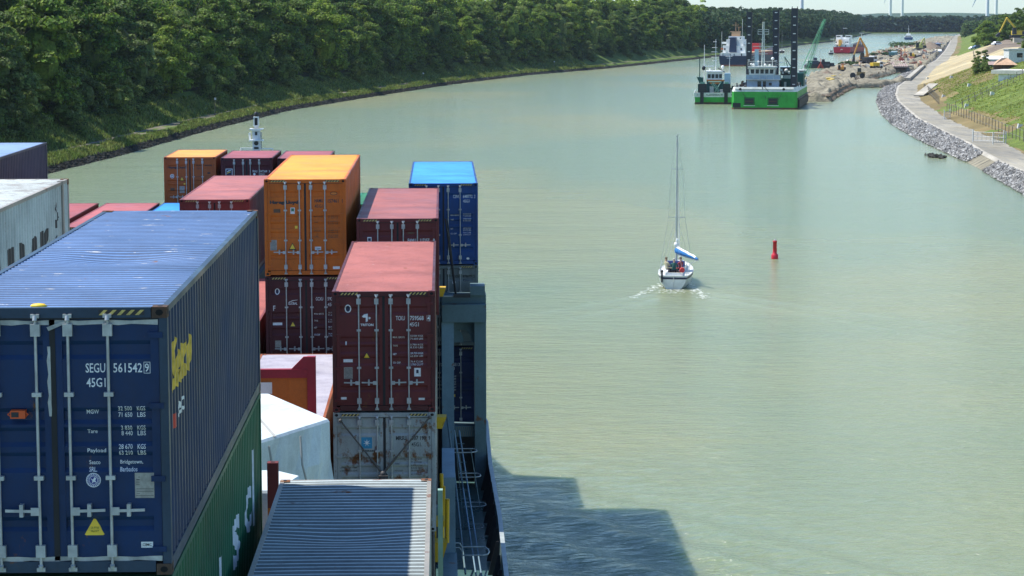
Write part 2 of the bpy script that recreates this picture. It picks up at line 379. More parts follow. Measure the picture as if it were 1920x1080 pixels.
# construction spit
def build_spit():
    ys=np.concatenate([rows(530,900,1.0),rows(903,1250,4),rows(1260,2000,15)]); us=np.linspace(0,1,44)
    Y,U=np.meshgrid(ys,us,indexing='ij'); a=np.interp(Y,PLB[:,0],PLB[:,1]); b=np.interp(Y,PRB[:,0],PRB[:,1])
    a=a+1.6*(fbm(Y*.12,Y*0,3,2)-.45)*2; b=b+1.2*(fbm(Y*.2,Y*0,3,8)-.45)*2; b=np.maximum(b,a+2)
    X=a+(b-a)*U
    e=np.minimum(np.minimum((X-a),(b-X)*np.where(Y>800,4,1)),(Y-529.5)*1.2); base=np.clip(e/1.3,-.4,1)
    Z=-.6+base*2.0+base*(2.2*(fbm(X*.22,Y*.12,5,21)-.47)+1.7*np.maximum(0,vnoise(X*.3,Y*.12,5)-.62)*2)+.7*(vnoise(X*.9,Y*.6,6)-.5)
    Z=np.where(Y<531,-.6,Z); Z+=.16*np.sin((X-a)*.2+Y*.9)*(Y<640)*base
    V=np.stack([X.ravel(),Y.ravel(),Z.ravel()],1); n=len(us)
    i=np.arange(len(ys)-1)[:,None]*n+np.arange(n-1)[None,:]; Fq=np.stack([i,i+1,i+n+1,i+n],-1).reshape(-1,4)
    tag(link('excavated_spit',np_mesh('excavated_spit',V,Fq,M['mud'],True)),kind='structure')
build_spit()
def zs(x,y): return 1.6

# loose stones of the riprap
def rocks(name, pts, smin, smax, mat, seed, label=None):
    rg=np.random.default_rng(seed); ico=[(0,0,1),(0,0,-1),(1,0,0),(-1,0,0),(0,1,0),(0,-1,0)]
    fs=np.array([(0,2,4),(0,4,3),(0,3,5),(0,5,2),(1,4,2),(1,3,4),(1,5,3),(1,2,5)])
    base=np.array(ico,float); n=len(pts)
    V=np.repeat(base[None],n,0)+rg.normal(0,.22,(n,6,3)); s=rg.uniform(smin,smax,(n,1,3))*np.array([1,1,.7]); V*=s
    an=rg.uniform(0,6.28,n); ca,sa=np.cos(an)[:,None],np.sin(an)[:,None]
    V=np.stack([V[:,:,0]*ca-V[:,:,1]*sa,V[:,:,0]*sa+V[:,:,1]*ca,V[:,:,2]],-1)+np.asarray(pts)[:,None,:]
    Fq=(fs[None]+6*np.arange(n)[:,None,None]).reshape(-1,3)
    return tag(link(name,np_mesh(name,V.reshape(-1,3),Fq,mat)),label,'stones',kind='stuff')
rg=np.random.default_rng(3)
pts=[]
for y in rg.uniform(225,640,24000):
    if 293<y<311: continue
    t=rg.uniform(-.05,.95); x=float(wx(y)+(kx(y)-wx(y))*t); pts.append((x,y,1.2*max(t,0)+.1))
for y in rg.uniform(655,900,3500):
    t=rg.uniform(-.05,.95); pts.append((float(wx(y)+(kx(y)-wx(y))*t),y,1.2*max(t,0)+.1))
rocks('riprap_stones',pts,.10,.38,M['stone'],5,'grey riprap stones covering the right bank below the track')
pts=[]
for y in np.concatenate([rg.uniform(285,700,5200),rg.uniform(700,1100,1500)]):
    s=rg.uniform(-.3,.9); pts.append((float(fxl(np.array(y),np.array(s))),y,float(zl(s))+.02))
rocks('bank_stones',pts,.12,.4,M['wet_rock'],6,'dark wet stones along the waterline of the left bank')
pts=[]
for k in range(5000):
    y=531+(rg.random()**1.4)*420; a,b=np.interp(y,PLB[:,0],PLB[:,1]),np.interp(y,PRB[:,0],PRB[:,1]); u=rg.random()
    if rg.random()<.45: u=rg.choice([0.02,.97])+rg.normal(0,.03)
    pts.append((a+(b-a)*u,y,.3 if (u<.06 or u>.94) else 1.3))
rocks('spit_rubble',pts,.12,.55,M['dark_earth'],7,'tan rubble and clods strewn over the muddy spit')
pts=[(69.6+rg.normal(0,.45),322+rg.normal(0,1.6),.0+rg.random()*.3) for _ in range(60)]
rocks('rock_heap',pts,.2,.5,M['wet_rock'],8,'small dark rock heap breaking the water by the gap in the riprap')

# ---------------------------------------------------------------- vegetation
def leaf_mat(name, a, b_, c_):
    m,nt,b=newmat(name); oi=nt.nodes.new('ShaderNodeObjectInfo')
    n=noise(nt,.35,4,.6,coord='World'); n2=noise(nt,2.2,3,.6,coord='World')
    c=mixc(nt,ramp(nt,oi.outputs['Random'],[(.0,0),(1,1)]),a,b_)
    c=mixc(nt,ramp(nt,n,[(.40,0),(.68,.85)]),c,c_)
    r7=nt.nodes.new('ShaderNodeMath'); r7.operation='MULTIPLY'; nt.links.new(oi.outputs['Random'],r7.inputs[0]); r7.inputs[1].default_value=7.31; r8=nt.nodes.new('ShaderNodeMath'); r8.operation='FRACT'; nt.links.new(r7.outputs[0],r8.inputs[0])
    c=mixc(nt,1.0,c,ramp(nt,r8.outputs[0],[(0,(.55,.62,.6)),(.5,(1,1,1)),(1,(1.5,1.35,1.1))]),'MULTIPLY')
    c=mixc(nt,1.0,c,ramp(nt,n2,[(.3,.5),(.7,1.5)]),'MULTIPLY'); gi=nt.nodes.new('ShaderNodeNewGeometry'); c=mixc(nt,1.0,c,ramp(nt,gi.outputs['Random Per Island'],[(0,.45),(1,1.55)]),'MULTIPLY')
    nt.links.new(c,b.inputs['Base Color']); b.inputs['Roughness'].default_value=.6; b.inputs['Specular IOR Level'].default_value=.25
    # thin leaves let some light through
    tr=nt.nodes.new('ShaderNodeBsdfTranslucent'); nt.links.new(c,tr.inputs[0]); mx=nt.nodes.new('ShaderNodeMixShader'); mx.inputs[0].default_value=.38
    out=nt.nodes['Material Output']; nt.links.new(b.outputs[0],mx.inputs[1]); nt.links.new(tr.outputs[0],mx.inputs[2]); nt.links.new(mx.outputs[0],out.inputs[0])
    return m
M['leafA']=leaf_mat('broadleaf_foliage',(.022,.080,.010),(.12,.20,.022),(.17,.23,.03))
M['leafB']=leaf_mat('pale_foliage',(.085,.155,.03),(.13,.19,.045),(.17,.21,.06))
M['leafF']=leaf_mat('far_foliage',(.03,.08,.024),(.06,.115,.03),(.11,.15,.045))
M['bark']=plain('bark',(.10,.085,.065),.9,0,.3,4)
M['grassleaf']=leaf_mat('grass_blades',(.14,.22,.04),(.18,.24,.05),(.32,.32,.10))
def leaves(rg, cen, rad, n, size, up=.35):
    """n leaf quads on the outside of a lobe"""
    d=rg.normal(size=(n,3)); d/=np.linalg.norm(d,axis=1)[:,None]; d[:,2]=np.where(d[:,2]<-.3,-d[:,2]*.6,d[:,2])
    r=rad*(.72+.36*rg.random(n)**.7); p=cen+d*r[:,None]*np.array([1,1,.62])
    nn=d+np.array([0,0,up])+rg.normal(0,.45,(n,3)); nn/=np.linalg.norm(nn,axis=1)[:,None]
    t=np.cross(nn,rg.normal(size=(n,3))); t/=np.linalg.norm(t,axis=1)[:,None]; b=np.cross(nn,t)
    s=(size*(.6+.8*rg.random(n)))[:,None]; w=s*.62
    q=np.stack([p-t*s*.9,p-b*w,p+t*s,p+b*w],1)
    q[:,2]-=nn*(s*.25); return q
def crown_mesh(name, seed, h, w, nl, per, size, lo=.12, mat=None, conic=0.0):
    rg=np.random.default_rng(seed); Q=[]; cores=MB()
    for k in range(nl):
        # lobes sit on an uneven egg
        zt=lo+(1-lo)*(k+rg.random())/nl; prof=math.sin(math.pi*min(1,max(.0,(zt-lo)/(1-lo))*.86+.12))**.55*(1-conic*zt)
        a=rg.uniform(0,6.283); rr=w*.5*prof*rg.uniform(.45,1.0); lr=w*rg.uniform(.15,.29)*(1-.25*zt)
        c=np.array([rr*math.cos(a),rr*math.sin(a),h*zt-lr*.5]); Q.append(leaves(rg,c,lr,int(per*(lr/(w*.2))**2),size))
        cores.ball(c,lr*.6,6,0,(1,1,.6))
    cores.ball((0,0,h*.45),w*.25,8,0,(1,1,h*.32/(w*.25)))
    Q=np.concatenate(Q); V=Q.reshape(-1,3); Fq=np.arange(len(V)).reshape(-1,4)
    cv=np.array(cores.v); cf=np.array([f for f in cores.f if len(f)==4]); cf=cf+len(V)
    return np_mesh(name,np.vstack([V,cv]),np.vstack([Fq,cf]),mat or M['leafA'])
def trunk_mesh(name, seed, h, r, lo=.7, nb=9):
    rg=random.Random(seed); mb=MB(); p=Vector((0,0,-1)); d=Vector((rg.uniform(-.05,.05),rg.uniform(-.05,.05),1)).normalized(); n=6; rr=r
    for k in range(n):
        q=p+d*(h*lo+1)/n; r2=rr*.84; mb.tube(p,q,rr,r2,7)
        if k>=1:
            for j in range(2 if nb>6 else 1):
                a=rg.uniform(0,6.28); e=q+Vector((math.cos(a)*h*.16,math.sin(a)*h*.16,h*rg.uniform(.08,.2))); mb.tube(q,e,r2*.5,r2*.12,5)
                mb.tube(q.lerp(e,.6),q.lerp(e,.6)+Vector((math.sin(a)*h*.08,-math.cos(a)*h*.08,h*.08)),r2*.25,r2*.06,4)
        p=q; rr=r2; d=(d+Vector((rg.uniform(-.12,.12),rg.uniform(-.12,.12),0))).normalized()
    return mb.data(name,M['bark'])
KINDS=[ # crown mesh, trunk mesh, height
 (crown_mesh('crown',11,17,11.0,34,300,.30,.05),trunk_mesh('trunk',1,17,.32),17),
 (crown_mesh('crown',12,15,10.0,30,300,.28,.05),trunk_mesh('trunk',2,15,.28),15),
 (crown_mesh('crown',13,18.5,9.0,34,260,.29,.06),trunk_mesh('trunk',3,18.5,.3),18.5),
 (crown_mesh('crown',14,15,8.0,30,280,.27,.04,M['leafB']),trunk_mesh('trunk',4,15,.24),15),
 (crown_mesh('crown',15,16,12.5,36,340,.31,.05),trunk_mesh('trunk',5,16,.36),16),
 (crown_mesh('crown',16,9,8.5,22,280,.25,.0,M['leafB']),trunk_mesh('trunk',6,9,.18),9),
]
TL=['tall dark green broadleaf tree in the dense wood on the left bank','rounded mid green broadleaf tree in the dense wood on the left bank','tall narrow dark green tree in the dense wood on the left bank',
    'light green bushy tree at the edge of the wood on the left bank','broad spreading dark green tree in the dense wood on the left bank','low light green bush tree at the foot of the wood on the left bank']
TN=['broadleaf_tree','broadleaf_tree','broadleaf_tree','bushy_tree','broadleaf_tree','bushy_tree']
TG=['tall dark trees of the left bank wood','rounded trees of the left bank wood','narrow trees of the left bank wood','light green trees of the left bank wood','spreading trees of the left bank wood','low bushes at the foot of the left bank wood']
def tree(kind, x, y, z, s, rz, label=None, group=None, sz=None, name=None):
    cm,tm,h=KINDS[kind]
    t=thing(name or TN[kind],label or TL[kind],'tree',(x,y,z),rz,group or TG[kind]); t.scale=(s,s,s*(sz or 1))
    link('trunk',tm,t); link('crown',cm,t); return t
rt=random.Random(5); ntree=0
y=262.0
while y<1150:
    step=(7.8 if y<700 else 9.5)*rt.uniform(.8,1.2)
    c=math.sqrt(1+slope(lx,y)**2); k=rt.choice([0,1,2,4,3,0,3,1]); s=16.8+rt.uniform(-2.8,2.8)
    def put(k,s,y,sc,sz=1.0):
        c=math.sqrt(1+slope(lx,y)**2); tree(k,float(lx(y)-s*c),y,float(zl(s))-.4,sc,rt.uniform(0,6.28),sz=sz)
    put(k,s,y,rt.uniform(.70,1.18)*(1.06 if y>650 else 1)); ntree+=1
    if rt.random()<.6: put(5,12.2+rt.uniform(-1.8,2.0),y+rt.uniform(-3,3),rt.uniform(.38,.85)); ntree+=1
    if rt.random()<.9: put(rt.choice([0,2,4]),25+rt.uniform(-2,2),y+step*.5,rt.uniform(.92,1.2)*(1.08 if y>650 else 1)); ntree+=1
    y+=step
def forest_mass(name, spots, mat, label, size=.9, per=26, seed=9, hh=(11,17)):
    """a far wood nobody could count: one object of leaf clumps"""
    rg=np.random.default_rng(seed); Q=[]
    for (x,y,z) in spots:
        h=rg.uniform(*hh); w=rg.uniform(7,11)
        for k in range(11):
            zt=.1+.9*(k+rg.random())/11; pr=math.sin(math.pi*min(1,zt*.8+.15))**.6; a=rg.uniform(0,6.28)
            lr=w*.22; c=np.array([x+w*.42*pr*math.cos(a),y+w*.42*pr*math.sin(a),z+h*zt-lr*.5]); Q.append(leaves(rg,c,lr,per,size))
    Q=np.concatenate(Q); V=Q.reshape(-1,3); Fq=np.arange(len(V)).reshape(-1,4)
    return tag(link(name,np_mesh(name,V,Fq,mat)),label,'wood',kind='stuff')
sp=[]
for _ in range(620):   # back rows of the near wood
    y=rt.uniform(300,1250); s=rt.uniform(25,60); c=math.sqrt(1+slope(lx,y)**2); sp.append((float(lx(y)-s*c),y,9))
forest_mass('wood_behind',sp,M['leafA'],'dark depth of the wood behind the front trees of the left bank',.7,34,4,(14,19.5))
sp=[]
for _ in range(1050):
    y=rt.uniform(1130,2440); s=rt.choice([rt.uniform(10,16),rt.uniform(12,60)]); c=math.sqrt(1+slope(lx,y)**2); sp.append((float(lx(y)-s*c),y,float(zl(s))-.6))
forest_mass('far_wood',sp,M['leafF'],'distant wood following the left bank round the bend',1.0,22,5,(12,16.5))
sp=[(rt.uniform(400,760),2494+rt.choice([rt.uniform(0,8),rt.uniform(0,70)]),.4) for _ in range(560)]
forest_mass('bend_wood',sp,M['leafF'],'distant wood closing the canal at the far bend',1.25,20,6,(15,19))
sp=[]
for _ in range(260):
    y=rt.uniform(1500,2440); s=rt.uniform(30,80); c=math.sqrt(1+slope(kx,y)**2); sp.append((float(kx(y)+s*c),y,float(zr(s))-3.2))
for _ in range(120):
    y=rt.uniform(1700,2440); s=rt.uniform(12,34); c=math.sqrt(1+slope(kx,y)**2); sp.append((float(kx(y)+s*c),y,1.5))
forest_mass('right_wood',sp,M['leafF'],'distant wood on the right bank beyond the earthworks',1.1,20,7,(9,14))
# blue far ridges on the horizon
def ridge(name,D,x0,x1,zf,mat,seed):
    xs=np.linspace(x0,x1,160); mb=MB(); top=[zf(x)+2.2*(float(vnoise(x*.02,0,seed))-.5) for x in xs]
    mb.quadstrip([[(x,D+260,0) for x in xs],[(x,D+130,t) for x,t in zip(xs,top)],[(x,D,0) for x in xs]],smooth=True)
    return tag(mb.build(name,mat),kind='structure')
M['ridge']=ground_mat('far_wooded_hill',[(.03,.06,.03),(.04,.075,.035),(.055,.09,.04)],.05)
ridge('far_hills',6500,-3000,4200,lambda x: 14+9*math.exp(-((x-1330)/230)**2)+6*math.exp(-((x-1600)/260)**2),M['ridge'],3)
ridge('far_woodland',4200,-2500,3500,lambda x: 13.5+3*math.sin(x*.004),M['ridge'],8)
# trees on the right plateau
def rtree(px,D,k,sc,label,sz=1.0,name=None,group=None,z=None):
    x=(px-CX)/F*D; return tree(k,x,D,(gr(x,D) if z is None else z)-.3,sc,rt.uniform(0,6.28),label,group or 'trees on the right plateau',sz,name)
rtree(1856,985,4,.80,'broad dark tree left of the yellow hillside excavator',.85)
rtree(1838,1050,1,.66,'smaller dark tree at the left end of the plateau trees')
rtree(1884,960,0,.66,'mid green tree directly behind the yellow hillside excavator')
rtree(1908,900,2,.72,'tall thin tree at the right edge of the frame on the plateau')
rtree(1922,880,0,.80,'tall tree cut by the right edge of the frame on the plateau')
rtree(1922,620,3,.42,'dark bush at the right edge above the white compound',.8)
for i,(px,D) in enumerate(((1835,545),(1841,536),(1848,533),(1854,530))):
    rtree(px,D,[3,5,3,5][i],[.30,.34,.30,.28][i],['young leafy tree at the left end of the row by the compound fence','second young tree in the row by the compound fence','third young tree in the row by the compound fence','young leafy tree at the right end of the row by the compound fence'][i],1.25,'young_tree','young trees by the compound fence')
# rough grass on the banks
def tufts(name, P_, hmin, hmax, mat, label, seed=1):
    rg=np.random.default_rng(seed); P_=np.asarray(P_); n=len(P_); k=5
    base=np.repeat(P_,k,0)+np.c_[rg.normal(0,.16,(n*k,2)),np.zeros(n*k)]; h=np.repeat(rg.uniform(hmin,hmax,n),k)*rg.uniform(.6,1.1,n*k)
    a=rg.uniform(0,6.28,n*k); w=.05+h*.13; d=np.c_[np.cos(a),np.sin(a),np.zeros(n*k)]; lean=np.c_[rg.normal(0,.35,(n*k,2))*h[:,None],h]
    q=np.stack([base-d*w[:,None],base+d*w[:,None],base+lean],1)
    return tag(link(name,np_mesh(name,q.reshape(-1,3),np.arange(n*k*3).reshape(-1,3),mat)),label,'grass',kind='stuff')
pts=[]
for _ in range(26000):
    y=265+(rg.random()**1.5)*600; s=rg.choice([rg.uniform(.9,3.4),rg.uniform(6.3,12.5)],p=[.6,.4])
    if s<3.4 and vnoise(y*.13,0,31)<.3: s=rg.uniform(.9,1.8)
    pts.append((float(fxl(np.array(y),np.array(s))),y,float(fzl(np.array(y),np.array(s)))-.05))
tufts('bank_grass',pts,.25,.75,M['grassleaf'],'rough grass along the rim and slope of the left bank',2)
pts=[]
for _ in range(14000):
    y=rg.uniform(265,600); s=rg.uniform(9.5,34); x=float(fxk(np.array(y),np.array(s)))
    pts.append((x,y,float(zr(s))))
tufts('hill_grass_tufts',pts,.08,.28,M['grassleaf'],'weedy grass tufts over the green hillside on the right',3)
# ---------------------------------------------------------------- lettering
_tc={}
def glyphs(s, bold=0.0):
    k=(s,bold)
    if k not in _tc:
        cu=bpy.data.curves.new('t','FONT'); cu.body=s; cu.resolution_u=2; cu.offset=bold
        o=bpy.data.objects.new('t',cu); me=bpy.data.meshes.new_from_object(o)
        V=[(v.co.x,v.co.y) for v in me.vertices]; Fc=[list(p.vertices) for p in me.polygons]
        bpy.data.objects.remove(o); bpy.data.meshes.remove(me); bpy.data.curves.remove(cu); _tc[k]=(V,Fc)
    return _tc[k]
def put_text(mb, s, u0, u1, v0, v1, fn, mi=0, bold=.012):
    """fit the string into the rectangle u0..u1, v0(bottom)..v1(top); fn maps (u,v) to a 3D point"""
    V,Fc=glyphs(s,bold)
    if not V: return
    xs=[p[0] for p in V]; ys=[p[1] for p in V]; X0,X1=min(xs),max(xs); Y0,Y1=min(ys),max(ys)
    mb.add([fn(u0+(x-X0)/(X1-X0+1e-6)*(u1-u0), v0+(y-Y0)/(Y1-Y0+1e-6)*(v1-v0)) for x,y in V],Fc,mi)
CW,CL,CH=2.438,12.192,2.896
def corr(t, pitch=.278, depth=.036):
    """trapezoid profile: 0 outer .. depth inner"""
    u=(t/pitch)%1.0
    if u<.26: return 0.0
    if u<.5: return depth*(u-.26)/.24
    if u<.76: return depth
    return depth*(1-(u-.76)/.24)
def corr_pts(a,b,pitch=.278,depth=.036):
    pts=[(a,corr(0))]; n=int((b-a)/pitch)+1
    for i in range(n+1):
        for f in (0,.26,.5,.76):
            t=(i+f)*pitch
            if 1e-6<t<b-a: pts.append((a+t,corr(t+1e-9,pitch,depth)))
    pts.append((b,0.0)); return pts
def project_cut(mb_in, axis, cuts, fn):
    """cut lettering at every fold of the sheet and lay it into the folds"""
    bm=bmesh.new(); vs=[bm.verts.new(v) for v in mb_in.v]
    mi=[]
    for f,m in zip(mb_in.f,mb_in.m):
        try: q=bm.faces.new([vs[i] for i in f]); q.material_index=m
        except ValueError: pass
    lo=min(v[axis] for v in mb_in.v); hi=max(v[axis] for v in mb_in.v)
    no=[0,0,0]; no[axis]=1
    for c in cuts:
        if lo<c<hi:
            p=[0,0,0]; p[axis]=c
            bmesh.ops.bisect_plane(bm,geom=bm.verts[:]+bm.edges[:]+bm.faces[:],plane_co=p,plane_no=no,dist=1e-6)
    bm.verts.index_update(); out=MB(); out.v=[tuple(fn(v.co)) for v in bm.verts]
    for f in bm.faces: out.f.append([v.index for v in f.verts]); out.m.append(f.material_index); out.sm.append(False)
    bm.free(); return out
# folds of a door leaf, metres below the container top
RECESS=[(.36,.56),(1.08,1.26),(1.29,1.50),(1.56,1.78),(2.26,2.42)]
def door_depth(zt, rec):
    for a,b in rec:
        if a<zt<b:
            e=min(zt-a,b-zt)/.045; return .032*min(1,e)
    return 0.0
YD=.035  # door face behind the end frame
def container(name, label, x, y, ztop, L=CL, H=CH, col=(.3,.05,.04), roofcol=None, level=2, group=None, rust=.1, chips=.2, gasket='dark',
              rods=True, marks=None, hazard=True, roof_corr=True, dent=None, hl=.45, frame=None, ext=0.0, door='doors', roofmat=None, castmat=None, cat='container', rot=None, gf=.66):
    t=thing(name,label,cat,(x,y,HC+ztop-H),0,group)
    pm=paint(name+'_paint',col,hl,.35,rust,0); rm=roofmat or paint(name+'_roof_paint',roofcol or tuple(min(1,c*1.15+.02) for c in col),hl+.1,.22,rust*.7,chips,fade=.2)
    fm=paint(name+'_frame_paint',frame,hl,.4,rust+.1) if frame else pm
    cmn=castmat or pm; rc0=roofcol or tuple(min(1,c*1.15+.02) for c in col); gm=paint(name+'_roof_groove_shade',tuple(c*gf for c in rc0),hl+.1,.3,rust*.5,0) if roof_corr else rm; sg=paint(name+'_side_groove_shade',tuple(c*.5 for c in col),hl,.4,rust,0)  # darker paint for roof and wall valleys: rib shading put into the colour
    # frame: posts and rails
    f=MB(); 
    px_=[(0,.09),(CW-.09,CW)]
    for a,b in px_:
        f.box(a,b,.012,.12,.12,H-.12); f.box(a,b,L-.14,L-.012,.12,H-.12)
    if ext:
        for yy in (ext,L-ext-.16):
            f.box(-.012,.10,yy,yy+.16,.1,H+.012); f.box(CW-.10,CW+.012,yy,yy+.16,.1,H+.012)
    for a,b in ((.004,.07),(CW-.07,CW-.004)):
        f.box(a,b,.17,L-.17,H-.075,H-.004); f.box(a,b,.17,L-.17,.012,.16)
    f.box(.17,CW-.17,.008,.10,H-.115,H-.006); f.box(.17,CW-.17,.008,.12,.03,.15)
    f.box(.17,CW-.17,L-.09,L-.008,H-.115,H-.006); f.box(.17,CW-.17,L-.09,L-.008,.03,.16)
    f.build('frame',fm,t)
    for cx_ in (0,CW-.162):
        for cy_ in (0,L-.178):
            for cz_ in (0,H-.118):
                cc=MB(); cc.box(cx_,cx_+.162,cy_,cy_+.178,cz_,cz_+.118)
                yy=-.002 if cy_==0 else cy_+.18; cc.add([(cx_+.081+.042*math.cos(k*.7854),yy,cz_+.059+.034*math.sin(k*.7854)) for k in range(8)],[tuple(range(8))],1)
                xx=-.002 if cx_==0 else CW+.002; cc.add([(xx,cy_+.089+.042*math.cos(k*.7854),cz_+.059+.034*math.sin(k*.7854)) for k in range(8)],[tuple(range(8))],1)
                if cz_>0: cc.add([(cx_+.081+.03*math.cos(k*.7854),cy_+.089+.055*math.sin(k*.7854),H+.002) for k in range(8)],[tuple(range(8))],1)
                cc.build('corner_casting',[cmn,M['hole']],t)
    # roof
    r=MB(); 
    nx=14 if dent else 1
    xs=[.07+(CW-.14)*i/nx for i in range(nx+1)]
    pr=corr_pts(.17,L-.17,.209,.03) if roof_corr else [(.17,0),(L-.17,0)]
    rowsr=[]; seq=[(.10,0)]+pr+[(L-.09,0)]
    for yy,d in seq:
        row=[]
        for xx in xs:
            z=H-.012-d
            if dent:
                z-=dent[2]*math.exp(-((xx-dent[0])/dent[3])**2-((yy-dent[1])/dent[4])**2)
                z-=.012*math.sin(xx*1.3)*math.sin(yy*.9)
            row.append((xx,yy,z))
        rowsr.append(row)
    r.quadstrip(rowsr)
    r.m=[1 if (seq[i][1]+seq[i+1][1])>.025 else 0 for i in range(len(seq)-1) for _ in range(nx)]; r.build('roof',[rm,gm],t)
    # side walls: xf face plane
    for side in (0,1):
        w=MB(); pts=corr_pts(.12,L-.14)
        sgn=1 if side==0 else -1; x0=.012 if side==0 else CW-.012
        w.quadstrip([[(x0+sgn*d,yy,.15),(x0+sgn*d,yy,H-.07)] for yy,d in (pts if side==1 else reversed(pts))])
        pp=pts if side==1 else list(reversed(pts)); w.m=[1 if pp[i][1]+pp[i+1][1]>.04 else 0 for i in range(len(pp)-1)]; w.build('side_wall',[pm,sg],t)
    e=MB(); e.quadstrip([[(xx,L-.03-d,.15),(xx,L-.03-d,H-.11)] for xx,d in corr_pts(.09,CW-.09,.25,.045)]); e.build('end_wall',pm,t)
    ra=rods
    if door=='doors':
        top=H-.125; bot=.16; zs_=[top]+[H-z for a,b in RECESS for z in (a,a+.045,b-.045,b)]+[bot]
        for k,(a,b) in enumerate(((.095,CW/2-.012),(CW/2+.012,CW-.095))):
            d=MB(); d.box(a,a+.09,YD-.004,YD+.04,bot,top); d.box(b-.09,b,YD-.004,YD+.04,bot,top)
            d.quadstrip([[(b-.09,YD+door_depth(H-z,RECESS),z),(a+.09,YD+door_depth(H-z,RECESS),z)] for z in zs_])
            do=d.build('door',pm,t)
            if level>=1:
                for z in (H-.3,H-1.06,H-1.85,.28):
                    hg=MB(); xx=(.05 if k==0 else CW-.05); hg.box(min(xx,xx+(.15 if k==0 else -.15)),max(xx,xx+(.15 if k==0 else -.15)),-.001,YD-.006,z-.03,z+.03)
                    hg.build('hinge',pm,do)
                if rods:
                    for xr in ((CW/2-.59,CW/2-.17) if k==0 else (CW/2+.17,CW/2+.59)):
                        lr=MB(); lr.tube((xr,-.012,.06),(xr,-.012,H-.07),.0165,n=8)
                        for z in (H-.09,.07): lr.box(xr-.045,xr+.045,-.03,.006,z-.02,z+.02); lr.tube((xr,-.03,z-.05*(1 if z>1 else -1)),(xr,-.012,z),.028,n=6)
                        for z in (H-.24,.27): lr.box(xr-.05,xr+.05,-.034,YD-.006,z-.065,z+.065)
                        for z in (H-.93,H-1.83): lr.box(xr-.05,xr+.05,-.034,YD-.006,z-.022,z+.022)
                        lo=lr.build('lock_rod',M['galv'],do)
                        hd=MB(); hz=.70; s=1 if k==1 else (1 if xr>CW/2-.3 else -1)
                        s = 1 if k==1 else -1
                        x1=xr+s*.36; hd.bar((xr,-.045,hz+.01),(x1,-.045,hz+.02),.014,.03); hd.box(min(xr,xr+s*.09),max(xr,xr+s*.09),-.05,-.03,hz-.035,hz+.05)
                        xm=xr+s*.19; hd.box(xm-.02,xm+.02,-.055,YD-.008,hz-.05,hz+.085)
                        hd.build('handle',M['galv'],do)
        g=MB(); g.box(.095,CW-.095,.006,YD+.01,H-.128,H-.117+.0); g.box(CW/2-.03,CW/2+.03,YD-.012,YD-.006,.16,H-.13)
        g.build('door_gasket',M['gasket_dark'],t)
        if gasket=='white':
            g=MB()
            for zz in (H-.165,.175):
                seg=[.1+ (CW-.2)*i/16 for i in range(17)]
                g.quadstrip([[(xx,YD-.012,zz-.022+.008*math.sin(i*2.3)),(xx,YD-.012,zz+.024+.006*math.sin(i*1.7))] for i,xx in enumerate(seg)])
            g.add([(CW/2-.03,-.01,H-.25),(CW/2+.20,-.005,H-.15),(CW/2+.17,-.005,H-.13),(CW/2-.05,-.01,H-.21)],[(0,1,2,3)])
            g.quadstrip([[(CW/2-.055+.008*math.sin(i*2.1),YD-.014,H-.42-i*.075),(CW/2-.022+.004*math.sin(i*3.1),YD-.014,H-.42-i*.075)] for i in range(11)])
            g.build('torn_door_seal',M['gasket_white'],t)
    if hazard:
        for k,(a,b) in enumerate(((.20,.62),(CW-.62,CW-.20)) if hazard is True else ((CW-.72,CW-.24),)):
            hz=MB(); z0,z1=H-.085,H-.03; hz.add([(a,.004,z0),(b,.004,z0),(b,.004,z1),(a,.004,z1)],[(0,1,2,3)],0)
            n=5; w=(b-a)/n
            for i in range(n):
                hz.add([(a+i*w,.002,z0),(a+i*w+w*.42,.002,z0),(a+(i+1)*w,.002,z1),(a+(i+1)*w-w*.42,.002,z1)],[(0,1,2,3)],1)
            hz.build('hazard_stripe',[M['black'],M['haz_y']],t)
    if marks: marks(t,H)
    return t
M['haz_y']=plain('hazard_yellow',(.55,.42,.12),.6,0,.3,12)

